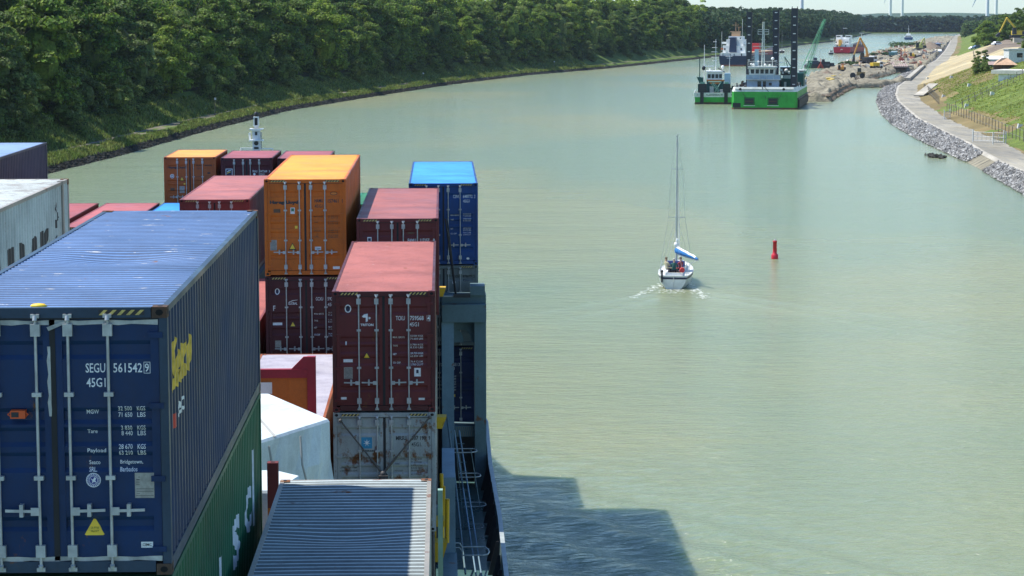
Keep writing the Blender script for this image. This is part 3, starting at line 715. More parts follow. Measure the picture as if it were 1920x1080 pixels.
class Dec:
    """lettering on the door face; coordinates taken from an enlarged crop of the photo: left/top of the container and px per metre"""
    def __init__(s, t, H, left, top, ppm): s.t=t; s.H=H; s.l=left; s.tp=top; s.p=ppm; s.mb={}
    def uv(s,cx,cy): return (cx-s.l)/s.p, s.H-(cy-s.tp)/s.p
    def g(s,name): return s.mb.setdefault(name,MB())
    def text(s, st, x0,x1,y0,y1, name='lettering', bold=.01, mi=0):
        u0,v1=s.uv(x0,y0); u1,v0=s.uv(x1,y1); put_text(s.g(name),st,u0,u1,v0,v1,lambda u,v:(u,0,v),mi,bold)
    def rect(s,x0,x1,y0,y1,name,mi=0,off=0):
        u0,v1=s.uv(x0,y0); u1,v0=s.uv(x1,y1); s.g(name).add([(u0,off,v0),(u1,off,v0),(u1,off,v1),(u0,off,v1)],[(0,1,2,3)],mi)
    def poly(s,pts,name,mi=0,off=0): 
        s.g(name).add([(s.uv(*p)[0],off,s.uv(*p)[1]) for p in pts],[tuple(range(len(pts)))],mi)
    def tri(s,cx,y0,y1,w,name='warning_triangle'):
        s.poly([(cx-w/2,y1),(cx+w/2,y1),(cx,y0)],name,0); k=.72; my=y0+(y1-y0)*.62
        s.poly([(cx-w/2*k,my+(y1-my)*k*.9),(cx+w/2*k,my+(y1-my)*k*.9),(cx,my+(y0-my)*k)],name,1,-.002)
    def circ(s,cx,cy,r,name,mi=0,off=0,ry=None):
        s.poly([(cx+r*math.cos(k*.3927),cy+(ry or r)*math.sin(k*.3927)) for k in range(16)],name,mi,off)
    def done(s, mats):
        cuts=sorted(s.H-z for a,b in RECESS for z in (a,a+.045,b-.045,b))
        for i,(n,mb) in enumerate(s.mb.items()):
            off=.003 if n!='lettering' else .0025
            def fn(c):
                inner=.185<c.x<CW/2-.10 or CW/2+.10<c.x<CW-.185
                d=door_depth(s.H-c.z,RECESS) if inner else -.004
                return (c.x, YD-off+c.y+d, c.z)
            project_cut(mb,2,cuts,fn).build(n,mats[n],s.t)
def side_text(t, H, specs, mat, name='side_lettering', z_is_box=True):
    """specs: (string,y0,y1,z0,z1) on the starboard wall, reading from aft to forward"""
    mb=MB()
    for st,y0,y1,z0,z1,b in specs: put_text(mb,st,y0,y1,z0,z1,lambda u,v:(0,u,v),0,b)
    cuts=[.12+(i+f)*.278 for i in range(60) for f in (0,.26,.5,.76)]
    project_cut(mb,1,cuts,lambda c:(CW-.012-corr(c.y-.12)+.0035,c.y,c.z)).build(name,mat,t)

# ---- marks of the individual containers
SPECS=[('32 500','KGS'),('71 650','LBS'),('3 830','KGS'),('8 440','LBS'),('28 670','KGS'),('63 210','LBS')]
def navy_marks(t,H):
    d=Dec(t,H,-227,68,355)
    d.text('SEGU',328,402,282,318); d.text('561542',432,540,282,318); d.text('9',550,566,284,316); d.text('45G1',330,402,338,373)
    for a,b,c,e in ((546,571,278,280),(546,571,320,322),(546,548,278,322),(569,571,278,322)): d.rect(a,b,c,e,'lettering')
    d.text('MGW',327,373,460,477); d.text('Tare',328,366,536,551); d.text('Payload',328,398,608,628)
    for (n,u),y in zip(SPECS,(447,472,521,543,593,617)):
        w=52 if len(n)>5 else 42; d.text(n,498-w,498,y,y+18,bold=.005); d.text(u,517,548,y,y+18,bold=.005)
    d.text('Seaco',332,374,655,671); d.text('SRL.',332,362,681,698); d.text('Bridgetown,',449,535,655,674); d.text('Barbados',449,514,682,698)
    d.circ(348,730,28,'round_emblem',0); d.circ(348,730,25,'round_emblem',1,-.001); d.circ(348,730,17.5,'round_emblem',0,-.002); d.circ(348,730,15.5,'round_emblem',1,-.003)
    d.poly([(336,722),(346,728),(352,718),(358,722),(355,732),(360,740),(350,736),(342,742),(344,732)],'round_emblem',0,-.004)
    for k in range(20):
        a=k*.314; cx,cy=348+21.5*math.cos(a),730+21.5*math.sin(a); d.rect(cx-1.6,cx+1.6,cy-2,cy+2,'round_emblem',0,-.004)
    d.rect(504,577,703,800,'data_plate',0); 
    for i,(x0,x1,y) in enumerate(((518,566,718),(510,535,728),(545,570,728),(508,572,738),(508,572,748),(525,560,756),(510,574,764),(510,574,774),(510,560,782),(508,574,790))): d.rect(x0,x1,y,y+(3 if i<3 else 1.4),'data_plate',1,-.001)
    d.poly([(310,940),(316,943),(380,943),(385,939),(351,881),(344,881)],'warning_triangle',0); d.text('SUPER',334,364,912,920,'warning_triangle',.02,1); d.text('HEAVY',334,364,923,931,'warning_triangle',.02,1)
    d.rect(523,568,970,993,'maker_plate',0); d.text('CIMC',528,563,976,987,'maker_plate',.02,1)
    d.done({'lettering':M['letter_white'],'round_emblem':[M['letter_white'],plain('emblem_blue',(.03,.04,.22),.5)],'data_plate':[M['plate'],M['letter_black']],
            'warning_triangle':[M['sticker_yellow'],M['letter_black']],'maker_plate':[M['letter_white'],M['letter_black']]})
    # orange lock box
    lb=MB(); u0,v0=d.uv(46,487); u1,v1=d.uv(102,457); zc=(v0+v1)/2
    lb.box(u0,u1,-.05,YD+.02,v0,v1,0); lb.box(u0+.012,u0+.09,-.053,-.05,v0+.015,v1-.015,1)
    lb.path([(u0,-.03,zc+.02),(u0-.03,-.03,zc),(u0,-.03,zc-.02)],.006,mi=0); lb.path([(u1,-.03,zc+.02),(u1+.03,-.03,zc),(u1,-.03,zc-.02)],.006,mi=0)
    lb.build('lock_box',[plain('lock_orange',(.62,.09,.015),.5),M['black']],t)
    hb=MB()
    for yy in (.25,.55): hb.ball((1.2 if 0 else CW-1.38,.19,H-.005),.055,8,0,(1.7,1,.5)); break
    hb.build('yellow_roof_marker',M['yellow'],t)
    # SEACO side logo pieces near the aft end (skewed letters) and small word below
    mb=MB()
    put_text(mb,'Seaco',.36,2.35,H-1.02,H-.42,lambda u,v:(0,u+(v-(H-1.02))*.4,v),0,.045)
    cuts=[.12+(i+f)*.278 for i in range(60) for f in (0,.26,.5,.76)]
    project_cut(mb,1,cuts,lambda c:(CW-.012-corr(c.y-.12)+.0035,c.y,c.z)).build('yellow_side_logo',plain('logo_yellow',(.62,.40,.04),.5,0,.3,9),t)
    side_text(t,H,[('seaco',.95,1.75,H-1.36,H-1.2,.02)],M['letter_white'])
    side_text(t,H,[('l',.62,.85,H-1.42,H-1.26,.05)],M['red'],'red_side_mark')
def tcku_marks(t,H):
    d=Dec(t,H,549,222,269)
    d.text('TCKU',955,1012,382,410); d.text('759568',1045,1132,382,410); d.text('4',1156,1172,382,412); d.text('45G1',1043,1101,424,450)
    for a,b,c,e in ((1153,1175,378,380),(1153,1175,414,416),(1153,1155,378,416),(1173,1175,378,416)): d.rect(a,b,c,e,'lettering')
    d.text('MAX. GROSS',935,1010,513,526); d.text('TARE',935,966,568,580); d.text('NET',935,958,622,635); d.text('CU. CAP.',935,985,678,690)
    for s,y in (('32.500 KGS',505),('71.650 LBS',524),('3.780 KGS',562),('8.330 LBS',580),('28.720 KGS',617),('63.320 LBS',636),('76.4 CU.M.',672),('2.700 CU.FT',690)): d.text(s,1046,1128,y,y+12,bold=.004)
    d.text('TRITON',729,812,430,446,bold=.04)
    d.poly([(738,385),(752,370),(776,367),(776,415),(763,421),(763,392),(748,392)],'lettering'); d.poly([(781,385),(796,392),(790,402),(781,402)],'lettering')
    d.circ(650,334,21,'round_sticker',0,0,27); d.circ(650,334,14,'round_sticker',1,-.001,20); d.text('U',641,659,322,348,'round_sticker',.03,0)
    d.tri(767,612,658,50); d.rect(618,677,660,680,'pale_sticker',0); d.rect(621,676,711,786,'data_plate',0); 
    for y in range(718,782,7): d.rect(626,672,y,y+2,'data_plate',1,-.001)
    d.rect(1070,1112,718,773,'pale_sticker',0); d.rect(1083,1098,730,752,'pale_sticker',1,-.001)
    d.rect(600,636,904,920,'pale_sticker',0); d.rect(1097,1136,912,926,'pale_sticker',0); d.text('1',632,640,545,568)
    d.done({'lettering':M['letter_white'],'round_sticker':[M['letter_white'],M['blackblue']],'warning_triangle':[M['black'],M['sticker_yellow']],
            'pale_sticker':[M['letter_white'],M['blackblue']],'data_plate':[M['plate'],M['letter_black']]})
def hamu_marks(t,H):
    d=Dec(t,H,31,-27,377)
    d.text('Hapag-Lloyd',94,412,212,262,'black_lettering',.075)
    d.text('HAMU',597,692,196,236,'black_lettering',.03); d.text('157461',746,866,196,240,'black_lettering',.03); d.text('0',903,918,198,240,'black_lettering',.03); d.text('45G1',597,692,258,296,'black_lettering')
    for s,y,x1 in (('MAX.GROSS',388,690),('TARE',452,632),('PAYLOAD',548,664),('CUBE',612,628)): d.text(s,588,x1,y,y+17,'faint_lettering',.02)
    for i,y in enumerate((384,403,448,469,545,568,600,622)): d.text(('32.500 KG','71.650 LB','3.700 KG','8.160 LB','28.800 KG','63.490 LB','76.4 CBM','2.700 CFT')[i],745,858,y,y+15,'faint_lettering',.02)
    d.circ(812,135,42,'oval_badge',0,0,20); d.circ(812,135,35,'oval_badge',1,-.001,14); d.text('UIC',790,834,127,143,'oval_badge',.02,0)
    d.rect(325,373,293,363,'green_label',0); d.rect(333,365,300,338,'green_label',1,-.001); d.circ(349,343,14,'green_label',0,-.002,10)
    d.rect(135,212,308,350,'oval_badge',2); d.rect(372,402,500,530,'yellow_label',0)
    d.rect(92,167,658,776,'data_plate',0); 
    for y in range(668,770,12): d.rect(98,160,y,y+3,'data_plate',1,-.001)
    d.tri(343,688,772,84); d.rect(595,665,736,774,'pale_sticker',0); d.text('1234',606,655,748,764,'pale_sticker',.02,1); d.rect(796,874,960,990,'pale_sticker',0)
    d.done({'black_lettering':M['letter_black'],'faint_lettering':M['letter_brown'],'oval_badge':[M['black'],M['orange'],M['letter_brown']],'green_label':[M['letter_white'],plain('label_green',(.03,.16,.08),.5)],
            'yellow_label':M['sticker_yellow'],'data_plate':[M['plate'],M['letter_black']],'warning_triangle':[M['black'],M['sticker_yellow']],'pale_sticker':[M['letter_white'],M['letter_black']]})
def gcxu_marks(t,H):
    d=Dec(t,H,118,132,213)
    d.text('GCXU',438,485,266,288); d.text('593',513,546,266,288); d.text('120',550,590,266,288); d.text('45G1',513,566,303,325)
    for s,y in (('MAX. GROSS',368),('TARE',412),('NET',458),('CU.CAP',503)): d.text(s,426,426+len(s)*6.2,y,y+11)
    for i,y in enumerate((362,378,408,422,454,468,498,512)): d.text(('32.500 KGS','71.650 LBS','3.780 KGS','8.330 LBS','28.720 KGS','63.320 LBS','76.4 CU.M','2.700 CUFT')[i],516,580,y,y+9,bold=.004)
    d.text('GLOBAL',262,320,298,314,bold=.02); d.poly([(266,296),(290,286),(322,282),(322,284),(292,290),(268,299)],'lettering'); d.text('F',166,180,320,352)
    d.circ(193,229,15,'round_sticker',0,0,21); d.circ(193,229,10,'round_sticker',1,-.001,15); d.tri(290,420,458,40); d.rect(162,222,430,446,'pale_sticker',0); d.rect(176,214,545,590,'data_plate',0)
    d.done({'lettering':M['letter_white'],'round_sticker':[M['letter_white'],M['blackblue']],'warning_triangle':[M['black'],M['sticker_yellow']],'pale_sticker':M['letter_white'],'data_plate':M['plate']})
def famu_marks(t,H):
    d=Dec(t,H,122,497,244); d.text('FAMU',493,552,645,672); d.text('117157',583,650,645,672); d.text('0',676,690,645,672); d.text('45G1',583,640,682,706)
    d.rect(200,230,632,668,'pale_sticker',0); d.rect(205,225,640,660,'pale_sticker',1,-.001); d.circ(516,604,26,'oval_badge',0,0,8)
    d.done({'lettering':M['letter_white'],'pale_sticker':[M['letter_white'],M['blackblue']],'oval_badge':M['letter_brown']})
def csnu_marks(t,H):
    d=Dec(t,H,495,243,203); d.text('CSNU',812,862,327,350); d.text('648772',884,952,327,350); d.text('2',962,973,327,350); d.text('45G1',884,930,360,382)
    for s,y in (('MAX. GROSS',468),('TARE',500),('NET',566),('CU. CAP',600)): d.text(s,794,794+len(s)*6,y,y+10)
    for i,y in enumerate((460,474,494,508,562,576,594,608)): d.text(('32.500 KGS','71.650 LBS','3.800 KGS','8.380 LBS','28.700 KGS','63.270 LBS','76.4 CU.M.','2.700 CU.FT')[i],884,940,y,y+9,bold=.004)
    d.circ(917,785,11,'pale_sticker',0,0,8); d.done({'lettering':M['letter_white'],'pale_sticker':M['letter_white']})
def gcu_marks(t,H):
    d=Dec(t,H,495,850,203); d.text('GCU',815,853,920,942,'black_lettering',.03); d.text('878677',880,945,920,942,'black_lettering',.03); d.text('2',955,966,920,942,'black_lettering',.03); d.text('45G1',880,925,946,968,'black_lettering')
    d.circ(817,974,13,'round_sticker',0,0,15); d.circ(817,974,8,'round_sticker',1,-.001,10)
    d.done({'black_lettering':M['letter_black'],'round_sticker':[M['letter_white'],M['blackblue']]})
def tgbu_marks(t,H):
    d=Dec(t,H,-20,553,190); d.text('TGBU',178,222,664,686); d.text('632551',240,300,664,686); d.text('3',308,318,664,686); d.text('45G1',240,282,692,712)
    for s,y in (('MAX.WT',757),('TARE WT',785),('PAYLOAD',808),('CU.CAP',836)): d.text(s,168,218,y,y+13)
    for i,y in enumerate((750,768,787,805,824,843)): d.text(('32.500 KGS','71.650 LBS','3.840 KGS','8.470 LBS','28.660 KGS','63.180 LBS')[i],240,292,y,y+11,bold=.004)
    d.rect(256,286,880,897,'pale_sticker',0); d.done({'lettering':M['letter_white'],'pale_sticker':M['sticker_yellow']})
def mrsu_marks(t,H):
    d=Dec(t,H,158,85,532)
    d.text('MRSU',950,1082,392,445,'black_lettering',.03); d.text('307 190',1152,1332,392,445,'black_lettering',.03); d.text('9',1364,1386,392,447,'black_lettering',.03); d.text('45G1',1148,1262,475,528,'black_lettering')
    d.rect(512,648,404,550,'star_badge',0)
    st=[]
    for k in range(14):
        a=-math.pi/2+k*math.pi/7; r=50 if k%2==0 else 15; st.append((582+r*math.cos(a),477+r*math.sin(a)))
    for k in range(7):
        i=2*k; d.poly([st[i],st[(i+1)%14],(582,477),st[(i-1)%14]],'star_badge',1,-.001)
    d.text('MAERSK',484,684,568,592,'black_lettering',.04)
    d.text('maerskline.com',234,456,826,846,'black_lettering',.02); d.text('SAFMARINE.COM',234,450,790,806,'faint_lettering',.01)
    for s,y in (('MAX.GROSS',682),('TARE',740),('PAYLOAD',832)): d.text(s,934,934+len(s)*15,y,y+20,'faint_lettering',.02)
    for i,y in enumerate((682,722,762,798,832,876)): d.text(('32.500 KGS','71.650 LBS','3.870 KGS','8.530 LBS','28.630 KGS','63.120 LBS')[i],1140,1280,y,y+19,'faint_lettering',.02)
    d.done({'black_lettering':M['letter_black'],'faint_lettering':plain('faded_black',(.09,.09,.09),.6,0,.3,12),'star_badge':[plain('badge_blue',(.03,.25,.42),.5),M['letter_white']]})
def hlxu_marks(t,H):
    d=Dec(t,H,100,180,210)
    d.text('Hapag-Lloyd',134,314,270,300,'black_lettering',.045); d.text('HLXU',420,470,254,272,'black_lettering',.03); d.text('365095',502,572,254,272,'black_lettering',.03); d.text('0',586,596,254,272,'black_lettering',.03); d.text('22G1',420,470,284,302,'black_lettering')
    d.circ(180,369,20,'round_sticker',0,0,22); d.circ(180,369,13,'round_sticker',1,-.001,15); d.circ(180,369,8,'round_sticker',0,-.002,9); d.tri(276,370,418,48)
    d.rect(250,300,468,536,'data_plate',0); d.rect(160,202,486,514,'faint_lettering',0); d.circ(542,339,17,'oval_badge',0,0,8)
    for s,y in (('MAX.GROSS',368),('TARE',402)): d.text(s,414,414+len(s)*6,y,y+10,'faint_lettering')
    for i,y in enumerate((360,374,398,412)): d.text(('30.480 KG','67.200 LB','2.250 KG','4.960 LB')[i],508,562,y,y+9,'faint_lettering')
    d.rect(292,308,440,454,'pale_sticker',0)
    d.done({'black_lettering':M['letter_black'],'faint_lettering':M['letter_brown'],'round_sticker':[M['letter_white'],M['blackblue']],'warning_triangle':[M['black'],M['sticker_yellow']],'data_plate':M['plate'],'oval_badge':M['black'],'pale_sticker':M['sticker_yellow']})
def frxu_marks(t,H):
    d=Dec(t,H,660,185,214)
    d.text('FBXU',980,1028,310,332); d.text('047268',1050,1126,310,332); d.text('3',1142,1156,310,332); d.text('22G1',1055,1100,342,362)
    d.rect(708,777,294,360,'striped_badge',0); d.rect(714,771,300,360,'striped_badge',1,-.001)
    d.poly([(722,322),(735,312),(762,306),(762,314),(738,321),(722,330)],'striped_badge',2,-.002); d.poly([(722,338),(735,328),(758,322),(758,330),(738,337),(722,346)],'striped_badge',3,-.002)
    d.circ(997,350,12,'round_sticker',0,0,12)
    d.done({'lettering':M['letter_white'],'striped_badge':[M['letter_white'],M['blackblue'],M['letter_white'],M['sticker_yellow']],'round_sticker':M['letter_white']})
M['plate']=plain('data_plate_metal',(.33,.32,.29),.45,.3,.2,20)
M['blackblue']=plain('dark_blue_print',(.015,.02,.06),.5)
def aersk_marks(t,H):
    side_text(t,H,[('M',3.55,4.9,.55,H-.84,.075),('A',5.0,6.15,.55,H-.84,.075),('E',6.5,7.25,.55,H-.84,.075),('R',7.75,8.65,.55,H-.84,.075),('S',8.95,9.8,.55,H-.84,.075),('K',10.1,11.25,.55,H-.84,.075)],M['letter_black'],'side_lettering')
    side_text(t,H,[(c,12.0,12.13,H-.62-i*.32,H-.44-i*.32,.02) for i,c in enumerate('K16')]+[('4',12.22,12.35,H-.80,H-.62,.02)],M['letter_black'],'small_side_lettering')
def green_marks(t,H):
    side_text(t,H,[('I',5.2,5.5,H-1.85,H-1.08,.05),('S',7.1,8.25,H-1.76,H-1.05,.05),('C',9.2,10.25,H-1.76,H-1.07,.05),('I',10.55,10.85,H-1.85,H-.66,.05)],M['letter_white'])

RED=(.22,.045,.04); MAR=(.135,.024,.024)
X1,X2=-5.35,-2.63   # the two starboard rows in full slots
# bay nearest the camera
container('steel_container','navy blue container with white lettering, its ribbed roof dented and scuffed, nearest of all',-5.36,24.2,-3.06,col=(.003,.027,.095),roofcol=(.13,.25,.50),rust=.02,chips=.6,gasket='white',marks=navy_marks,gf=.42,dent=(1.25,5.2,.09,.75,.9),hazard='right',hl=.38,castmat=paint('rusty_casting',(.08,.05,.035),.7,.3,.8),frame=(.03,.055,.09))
container('steel_container','dark green container with big white side letters directly under the navy blue container',-5.36,24.2,-5.975,col=(.012,.12,.055),rust=.03,marks=green_marks,level=1,rods=False)
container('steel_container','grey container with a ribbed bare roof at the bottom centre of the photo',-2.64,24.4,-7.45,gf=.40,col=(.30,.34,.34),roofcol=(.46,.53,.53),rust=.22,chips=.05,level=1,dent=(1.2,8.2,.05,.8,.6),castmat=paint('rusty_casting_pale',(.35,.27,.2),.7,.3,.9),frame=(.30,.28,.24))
# 45 ft white container on the left
container('steel_container','white rust-stained container with large black side letters on the left',-8.2-CW,36.9,-3.55,L=13.716,col=(.50,.55,.53),roofmat=paint('rusty_white_roof',(.70,.72,.68),.5,.3,.75),rust=.2,chips=.0,ext=.762,marks=aersk_marks,level=1,rods=False,castmat=paint('brown_rust_casting',(.10,.06,.04),.8,.3,.9),frame=(.36,.33,.28))
# bay 54
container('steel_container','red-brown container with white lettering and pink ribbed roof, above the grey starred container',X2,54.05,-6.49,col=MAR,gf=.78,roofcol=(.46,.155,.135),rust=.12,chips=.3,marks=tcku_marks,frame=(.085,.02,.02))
container('steel_container','dirty grey container with a blue star badge, under the red-brown one',X2,54.05,-9.40,col=(.36,.39,.38),rust=.55,marks=mrsu_marks)
M['wrap_roof']=ground_mat('patterned_roof',[(.25,.24,.30),(.36,.35,.41),(.42,.41,.46)],1.1)
container('steel_container','orange-sided container with a mottled lilac grey roof, between flat rack and maroon container',X1,54.6,-9.85,col=(.33,.10,.04),roofmat=M['wrap_roof'],roof_corr=False,level=1,rods=False)
# bay 68
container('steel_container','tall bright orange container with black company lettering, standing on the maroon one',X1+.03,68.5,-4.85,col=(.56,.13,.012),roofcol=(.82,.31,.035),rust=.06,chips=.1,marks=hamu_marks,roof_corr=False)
container('steel_container','maroon container directly under the bright orange one',X1+.03,68.5,-7.765,col=(.075,.014,.018),rust=.02,marks=gcxu_marks)
container('steel_container','dark red container whose pink roof carries a black shadow strip',X2+.07,68.1,-6.0,col=MAR,roofcol=(.32,.11,.10),rust=.1,chips=0,marks=famu_marks,roof_corr=False)
container('steel_container','red container low behind the navy one, only a sliver of its pink roof showing',X1-2.64,68.5,-9.2,col=RED,roofcol=(.55,.17,.15),level=0,rods=False)
container('steel_container','blue-grey container with plain ribbed side at the far left edge',-13.75-CW,80.4-CL,-4.37,col=(.06,.065,.10),roofcol=(.22,.32,.52),level=0,rods=False,roof_corr=False)
# bay 80.5 (half slots)
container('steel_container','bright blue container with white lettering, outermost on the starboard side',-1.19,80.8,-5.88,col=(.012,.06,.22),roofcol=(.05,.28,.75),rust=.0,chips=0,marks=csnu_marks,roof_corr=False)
container('steel_container','grey container with black lettering under the bright blue one, behind the lashing post',-1.19,80.8,-8.79,col=(.17,.20,.20),rust=.1,marks=gcu_marks)
container('steel_container','dark blue container at the bottom of the outer stack, seen between two grey posts',-1.19,80.8,-11.70,col=(.010,.022,.09),rust=.03,marks=tgbu_marks)
container('steel_container','red-brown container with a broad pink roof behind the navy container, left of the orange one',-9.17,80.15,-6.37,col=RED,roofcol=(.38,.13,.115),rust=.12,chips=0,roof_corr=False)
# bay 94 lower tier
for i,(xx,colr,rf,lab) in enumerate(((-18.3,RED,(.36,.09,.09),'leftmost low container with a crimson roof, next to the white rusty one'),(-15.5,RED,(.40,.11,.11),'low container with a crimson roof between its crimson neighbour and the bright blue roof'),(-12.86,(.02,.09,.3),(.04,.27,.72),'low container with a bright blue roof, left of the broad pink roof'))):
    container('steel_container',lab,xx,94.0,-8.58,col=colr,roofcol=rf,level=1,rods=True,roof_corr=False,rust=0,chips=0)
container('steel_container','short green container on the low tier ahead of the bright blue one, almost hidden',-3.55,93.6,-7.65,L=6.058,H=2.591,col=(.02,.2,.1),level=0,rods=False,rust=0)
# forward 20 ft row
container('steel_container','short orange container with black company lettering, left of the foremast',-13.1,108.4,-6.61,L=6.058,H=2.591,col=(.42,.10,.02),roofcol=(.78,.32,.06),rust=0,chips=0,marks=hlxu_marks,roof_corr=False,hazard=False)
container('steel_container','short dark red container with a striped blue badge, just behind the white foremast',-10.45,108.6,-6.67,L=6.058,H=2.591,col=(.10,.018,.022),roofcol=(.33,.09,.10),rust=0,chips=0,marks=frxu_marks,roof_corr=False,hazard=False)
container('steel_container','short dark red container right of the foremast, partly behind the orange roof',-7.82,109.0,-6.72,L=6.058,H=2.591,col=(.10,.018,.022),roofcol=(.33,.09,.10),rust=0,chips=0,roof_corr=False,hazard=False)
# twist locks of the stacks would be hidden; stacks stand on hatch pedestals (part of the ship)

# ---------------------------------------------------------------- flat rack with tarped cargo
t=thing('flat_rack','flat rack container with a red end frame and orange end wall holding white tarped cargo','flat rack',(-5.33,39.5,HC-10.75))
b=MB(); b.box(0,CW,.0,12.19,0,.45); b.build('platform',paint('rack_orange',(.40,.10,.02),.5,.3,.1),t)
redm=paint('rack_red',(.36,.025,.04),.45,.2,.0); orw=paint('rack_wall_orange',(.50,.13,.02),.5,.25,.0)
for yy,nm in ((0.0,'near'),(12.0,'far')):
    for xx in (0,CW-.19):
        p_=MB(); p_.box(xx,xx+.19,yy,yy+.19,.45,3.08); p_.box(xx+.04,xx+.15,yy+.04,yy+.15,3.0,3.01)
        if nm=='near': p_=MB(); p_.box(xx,xx+.19,yy,yy+.19,2.2,3.0,0); p_.box(xx,xx+.19,yy,yy+.19,.45,2.2,1); p_.add([(xx+.06,yy+.05,3.003),(xx+.13,yy+.05,3.003),(xx+.13,yy+.14,3.003),(xx+.06,yy+.14,3.003)],[(0,1,2,3)],2)
        p_.build('corner_post',[redm if nm=='far' else paint('post_red_brown',(.16,.025,.02),.5,.3,.1),orw,M['hole']],t)
w=MB(); w.box(.19,CW-.19,12.03,12.12,.45,2.6); 
for k in range(1,5): w.box(k*.45,k*.45+.02,12.02,12.03,.45,2.6)
w.build('end_wall',orw,t)
w=MB(); w.box(.19,CW-.19,11.98,12.14,2.605,2.8); w.prism([(CW-.19,2.80),(CW-.19,3.08),(CW-.27,3.08),(CW-.55,2.80)],12.0,12.1); w.build('top_beam',redm,t)
w=MB(); w.box(.9,1.45,12.005,12.018,2.24,2.5); w.build('document_frame',M['white'],t)
M['tarp']=paint('white_tarpaulin',(.58,.65,.67),.55,.3,0)
def tarp(label, poly, z0, z1, extra=None):
    c=Vector((sum(p[0] for p in poly)/len(poly),sum(p[1] for p in poly)/len(poly),0)); mb=MB(); n=len(poly); rr=random.Random(4)
    lev=[z0,z0+(z1-z0)*.33,z0+(z1-z0)*.66,z1-.05,z1]
    # subdivide the outline and ruffle it a little so that the sheet has folds
    pts=[]
    for i in range(n):
        a,b_=poly[i],poly[(i+1)%n]
        for k in range(10): f=k/10; pts.append((a[0]*(1-f)+b_[0]*f,a[1]*(1-f)+b_[1]*f))
    m=len(pts); V=[]; Fc=[]
    for li,z in enumerate(lev):
        for i,(x_,y_) in enumerate(pts):
            j=(0 if li>=3 else .035)*(math.sin(i*1.7+li)+math.sin(i*.6+li*2)); s=1+j-(.02 if li==4 else 0)
            V.append(((x_-c.x)*s,(y_-c.y)*s,z-z0))
    for li in range(len(lev)-1):
        for i in range(m): Fc.append((li*m+i,li*m+(i+1)%m,(li+1)*m+(i+1)%m,(li+1)*m+i))
    V.append((0,0,z1-z0)); k=len(V)-1
    for i in range(m): Fc.append(((len(lev)-1)*m+i,(len(lev)-1)*m+(i+1)%m,k))
    mb.add(V,Fc,0,False)
    t=thing('tarped_cargo',label,'tarped cargo',(c.x,c.y,z0)); mb.build('tarpaulin',M['tarp'],t)
    if extra: extra(t,c)
    return t
def ropes(t,c):
    r=MB(); r.path([(-2.75-c.x,43.6-c.y,2.25),(-2.72-c.x,43.55-c.y,1.7),(-2.6-c.x,43.75-c.y,1.1),(-2.5-c.x,43.9-c.y,.75)],.022); r.build('tie_rope',M['rope'],t)
    for (a_,b_) in (((-3.2,43.1),(-4.3,47.9)),((-4.6,42.3),(-4.9,48.1))):
        q=MB(); q.bar((a_[0]-c.x,a_[1]-c.y,2.335),(b_[0]-c.x,b_[1]-c.y,2.335),.05,.012); q.build('seam',M['rope'],t)
    q=MB(); q.bar((-3.3-c.x,42.85-c.y,2.2),(-3.05-c.x,43.2-c.y,.2),.05,.012); q.build('seam',M['rope'],t)
tarp('large white tarped load with pointed corner, standing on the flat rack',[(-2.26,45.0),(-3.7,48.2),(-5.6,48.2),(-5.6,42.2),(-3.7,42.2)],HC-10.28,HC-7.95,ropes)
tarp('lower white tarped load at the near end of the flat rack, beside the red post',[(-2.62,41.2),(-3.1,41.75),(-5.1,41.75),(-5.1,39.9),(-2.95,39.9)],HC-10.28,HC-8.32)

# ---------------------------------------------------------------- the ship itself
ship=thing('cargo_ship','own container ship with grey deck posts, starboard walkway and white foremast, carrying the container stacks','ship',(-10.6,60,0))
SX,SY=10.6,-60
def S_(mb,name,mat,parent=None):
    mb.v=[(v[0]+SX,v[1]+SY,v[2]) for v in mb.v]; return mb.build(name,mat,parent or ship)
M['ship_grey']=paint('ship_grey_paint',(.12,.19,.21),.5,.3,.22)
M['ship_blue']=paint('ship_blue_grey_paint',(.17,.27,.34),.5,.22,.1)
M['deck']=paint('wet_green_deck',(.06,.13,.13),.28,.4,.25)
M['hull']=paint('hull_paint',(.03,.05,.07),.5,.3,.1)
M['frame_light']=plain('pale_rail',(.34,.38,.38),.5,0,.2)
ZD=HC-16.5; XS=1.66
def outline(o=0.0):  # starboard half outline of the deck (x from the centreline -10.6)
    pts=[(12.26-o,-20),(12.26-o,20),(12.26-o,86),(11.9-o,93),(10.9-o,99.7),(9.7-o,106),(8.4-o,113),(6.5-o*.9,121),(4.2-o*.7,130),(1.6-o*.4,137),(0,139-o)]
    return pts
def ring(o,z,wob=0):
    st=outline(o); st2=[]
    for i in range(len(st)-1):
        for k in range(8):
            f=k/8; st2.append((st[i][0]*(1-f)+st[i+1][0]*f,st[i][1]*(1-f)+st[i+1][1]*f))
    st2.append(st[-1]); R_=[(-10.6+x+(.05*math.sin(y*.55)+.03*math.sin(y*.21) if wob and y<95 else 0),y,z) for x,y in st2]
    L_=[(-10.6-x,y,z) for x,y in reversed(st2[:-1])]; return R_+L_
h=MB(); h.quadstrip([ring(2.2,-1.0),ring(.4,1.6),ring(0,ZD),ring(-.04,ZD+1.15,1)],0,True)
r0=ring(2.2,-1.0); r1=ring(-.04,ZD+1.15,1); h.add([r0[0],r0[-1],(r1[-1][0],-20,ZD+1.15),(r1[0][0],-20,ZD+1.15)],[(0,1,2,3)])
S_(h,'hull',M['hull'])
d=MB(); rr_=ring(.02,ZD); n=len(rr_); d.add(rr_,[tuple(range(n))]); S_(d,'deck',M['deck'])
bw=MB(); bw.quadstrip([ring(.03,ZD+.02),ring(.02,ZD+1.13,1)],0); S_(bw,'bulwark',M['ship_grey'])
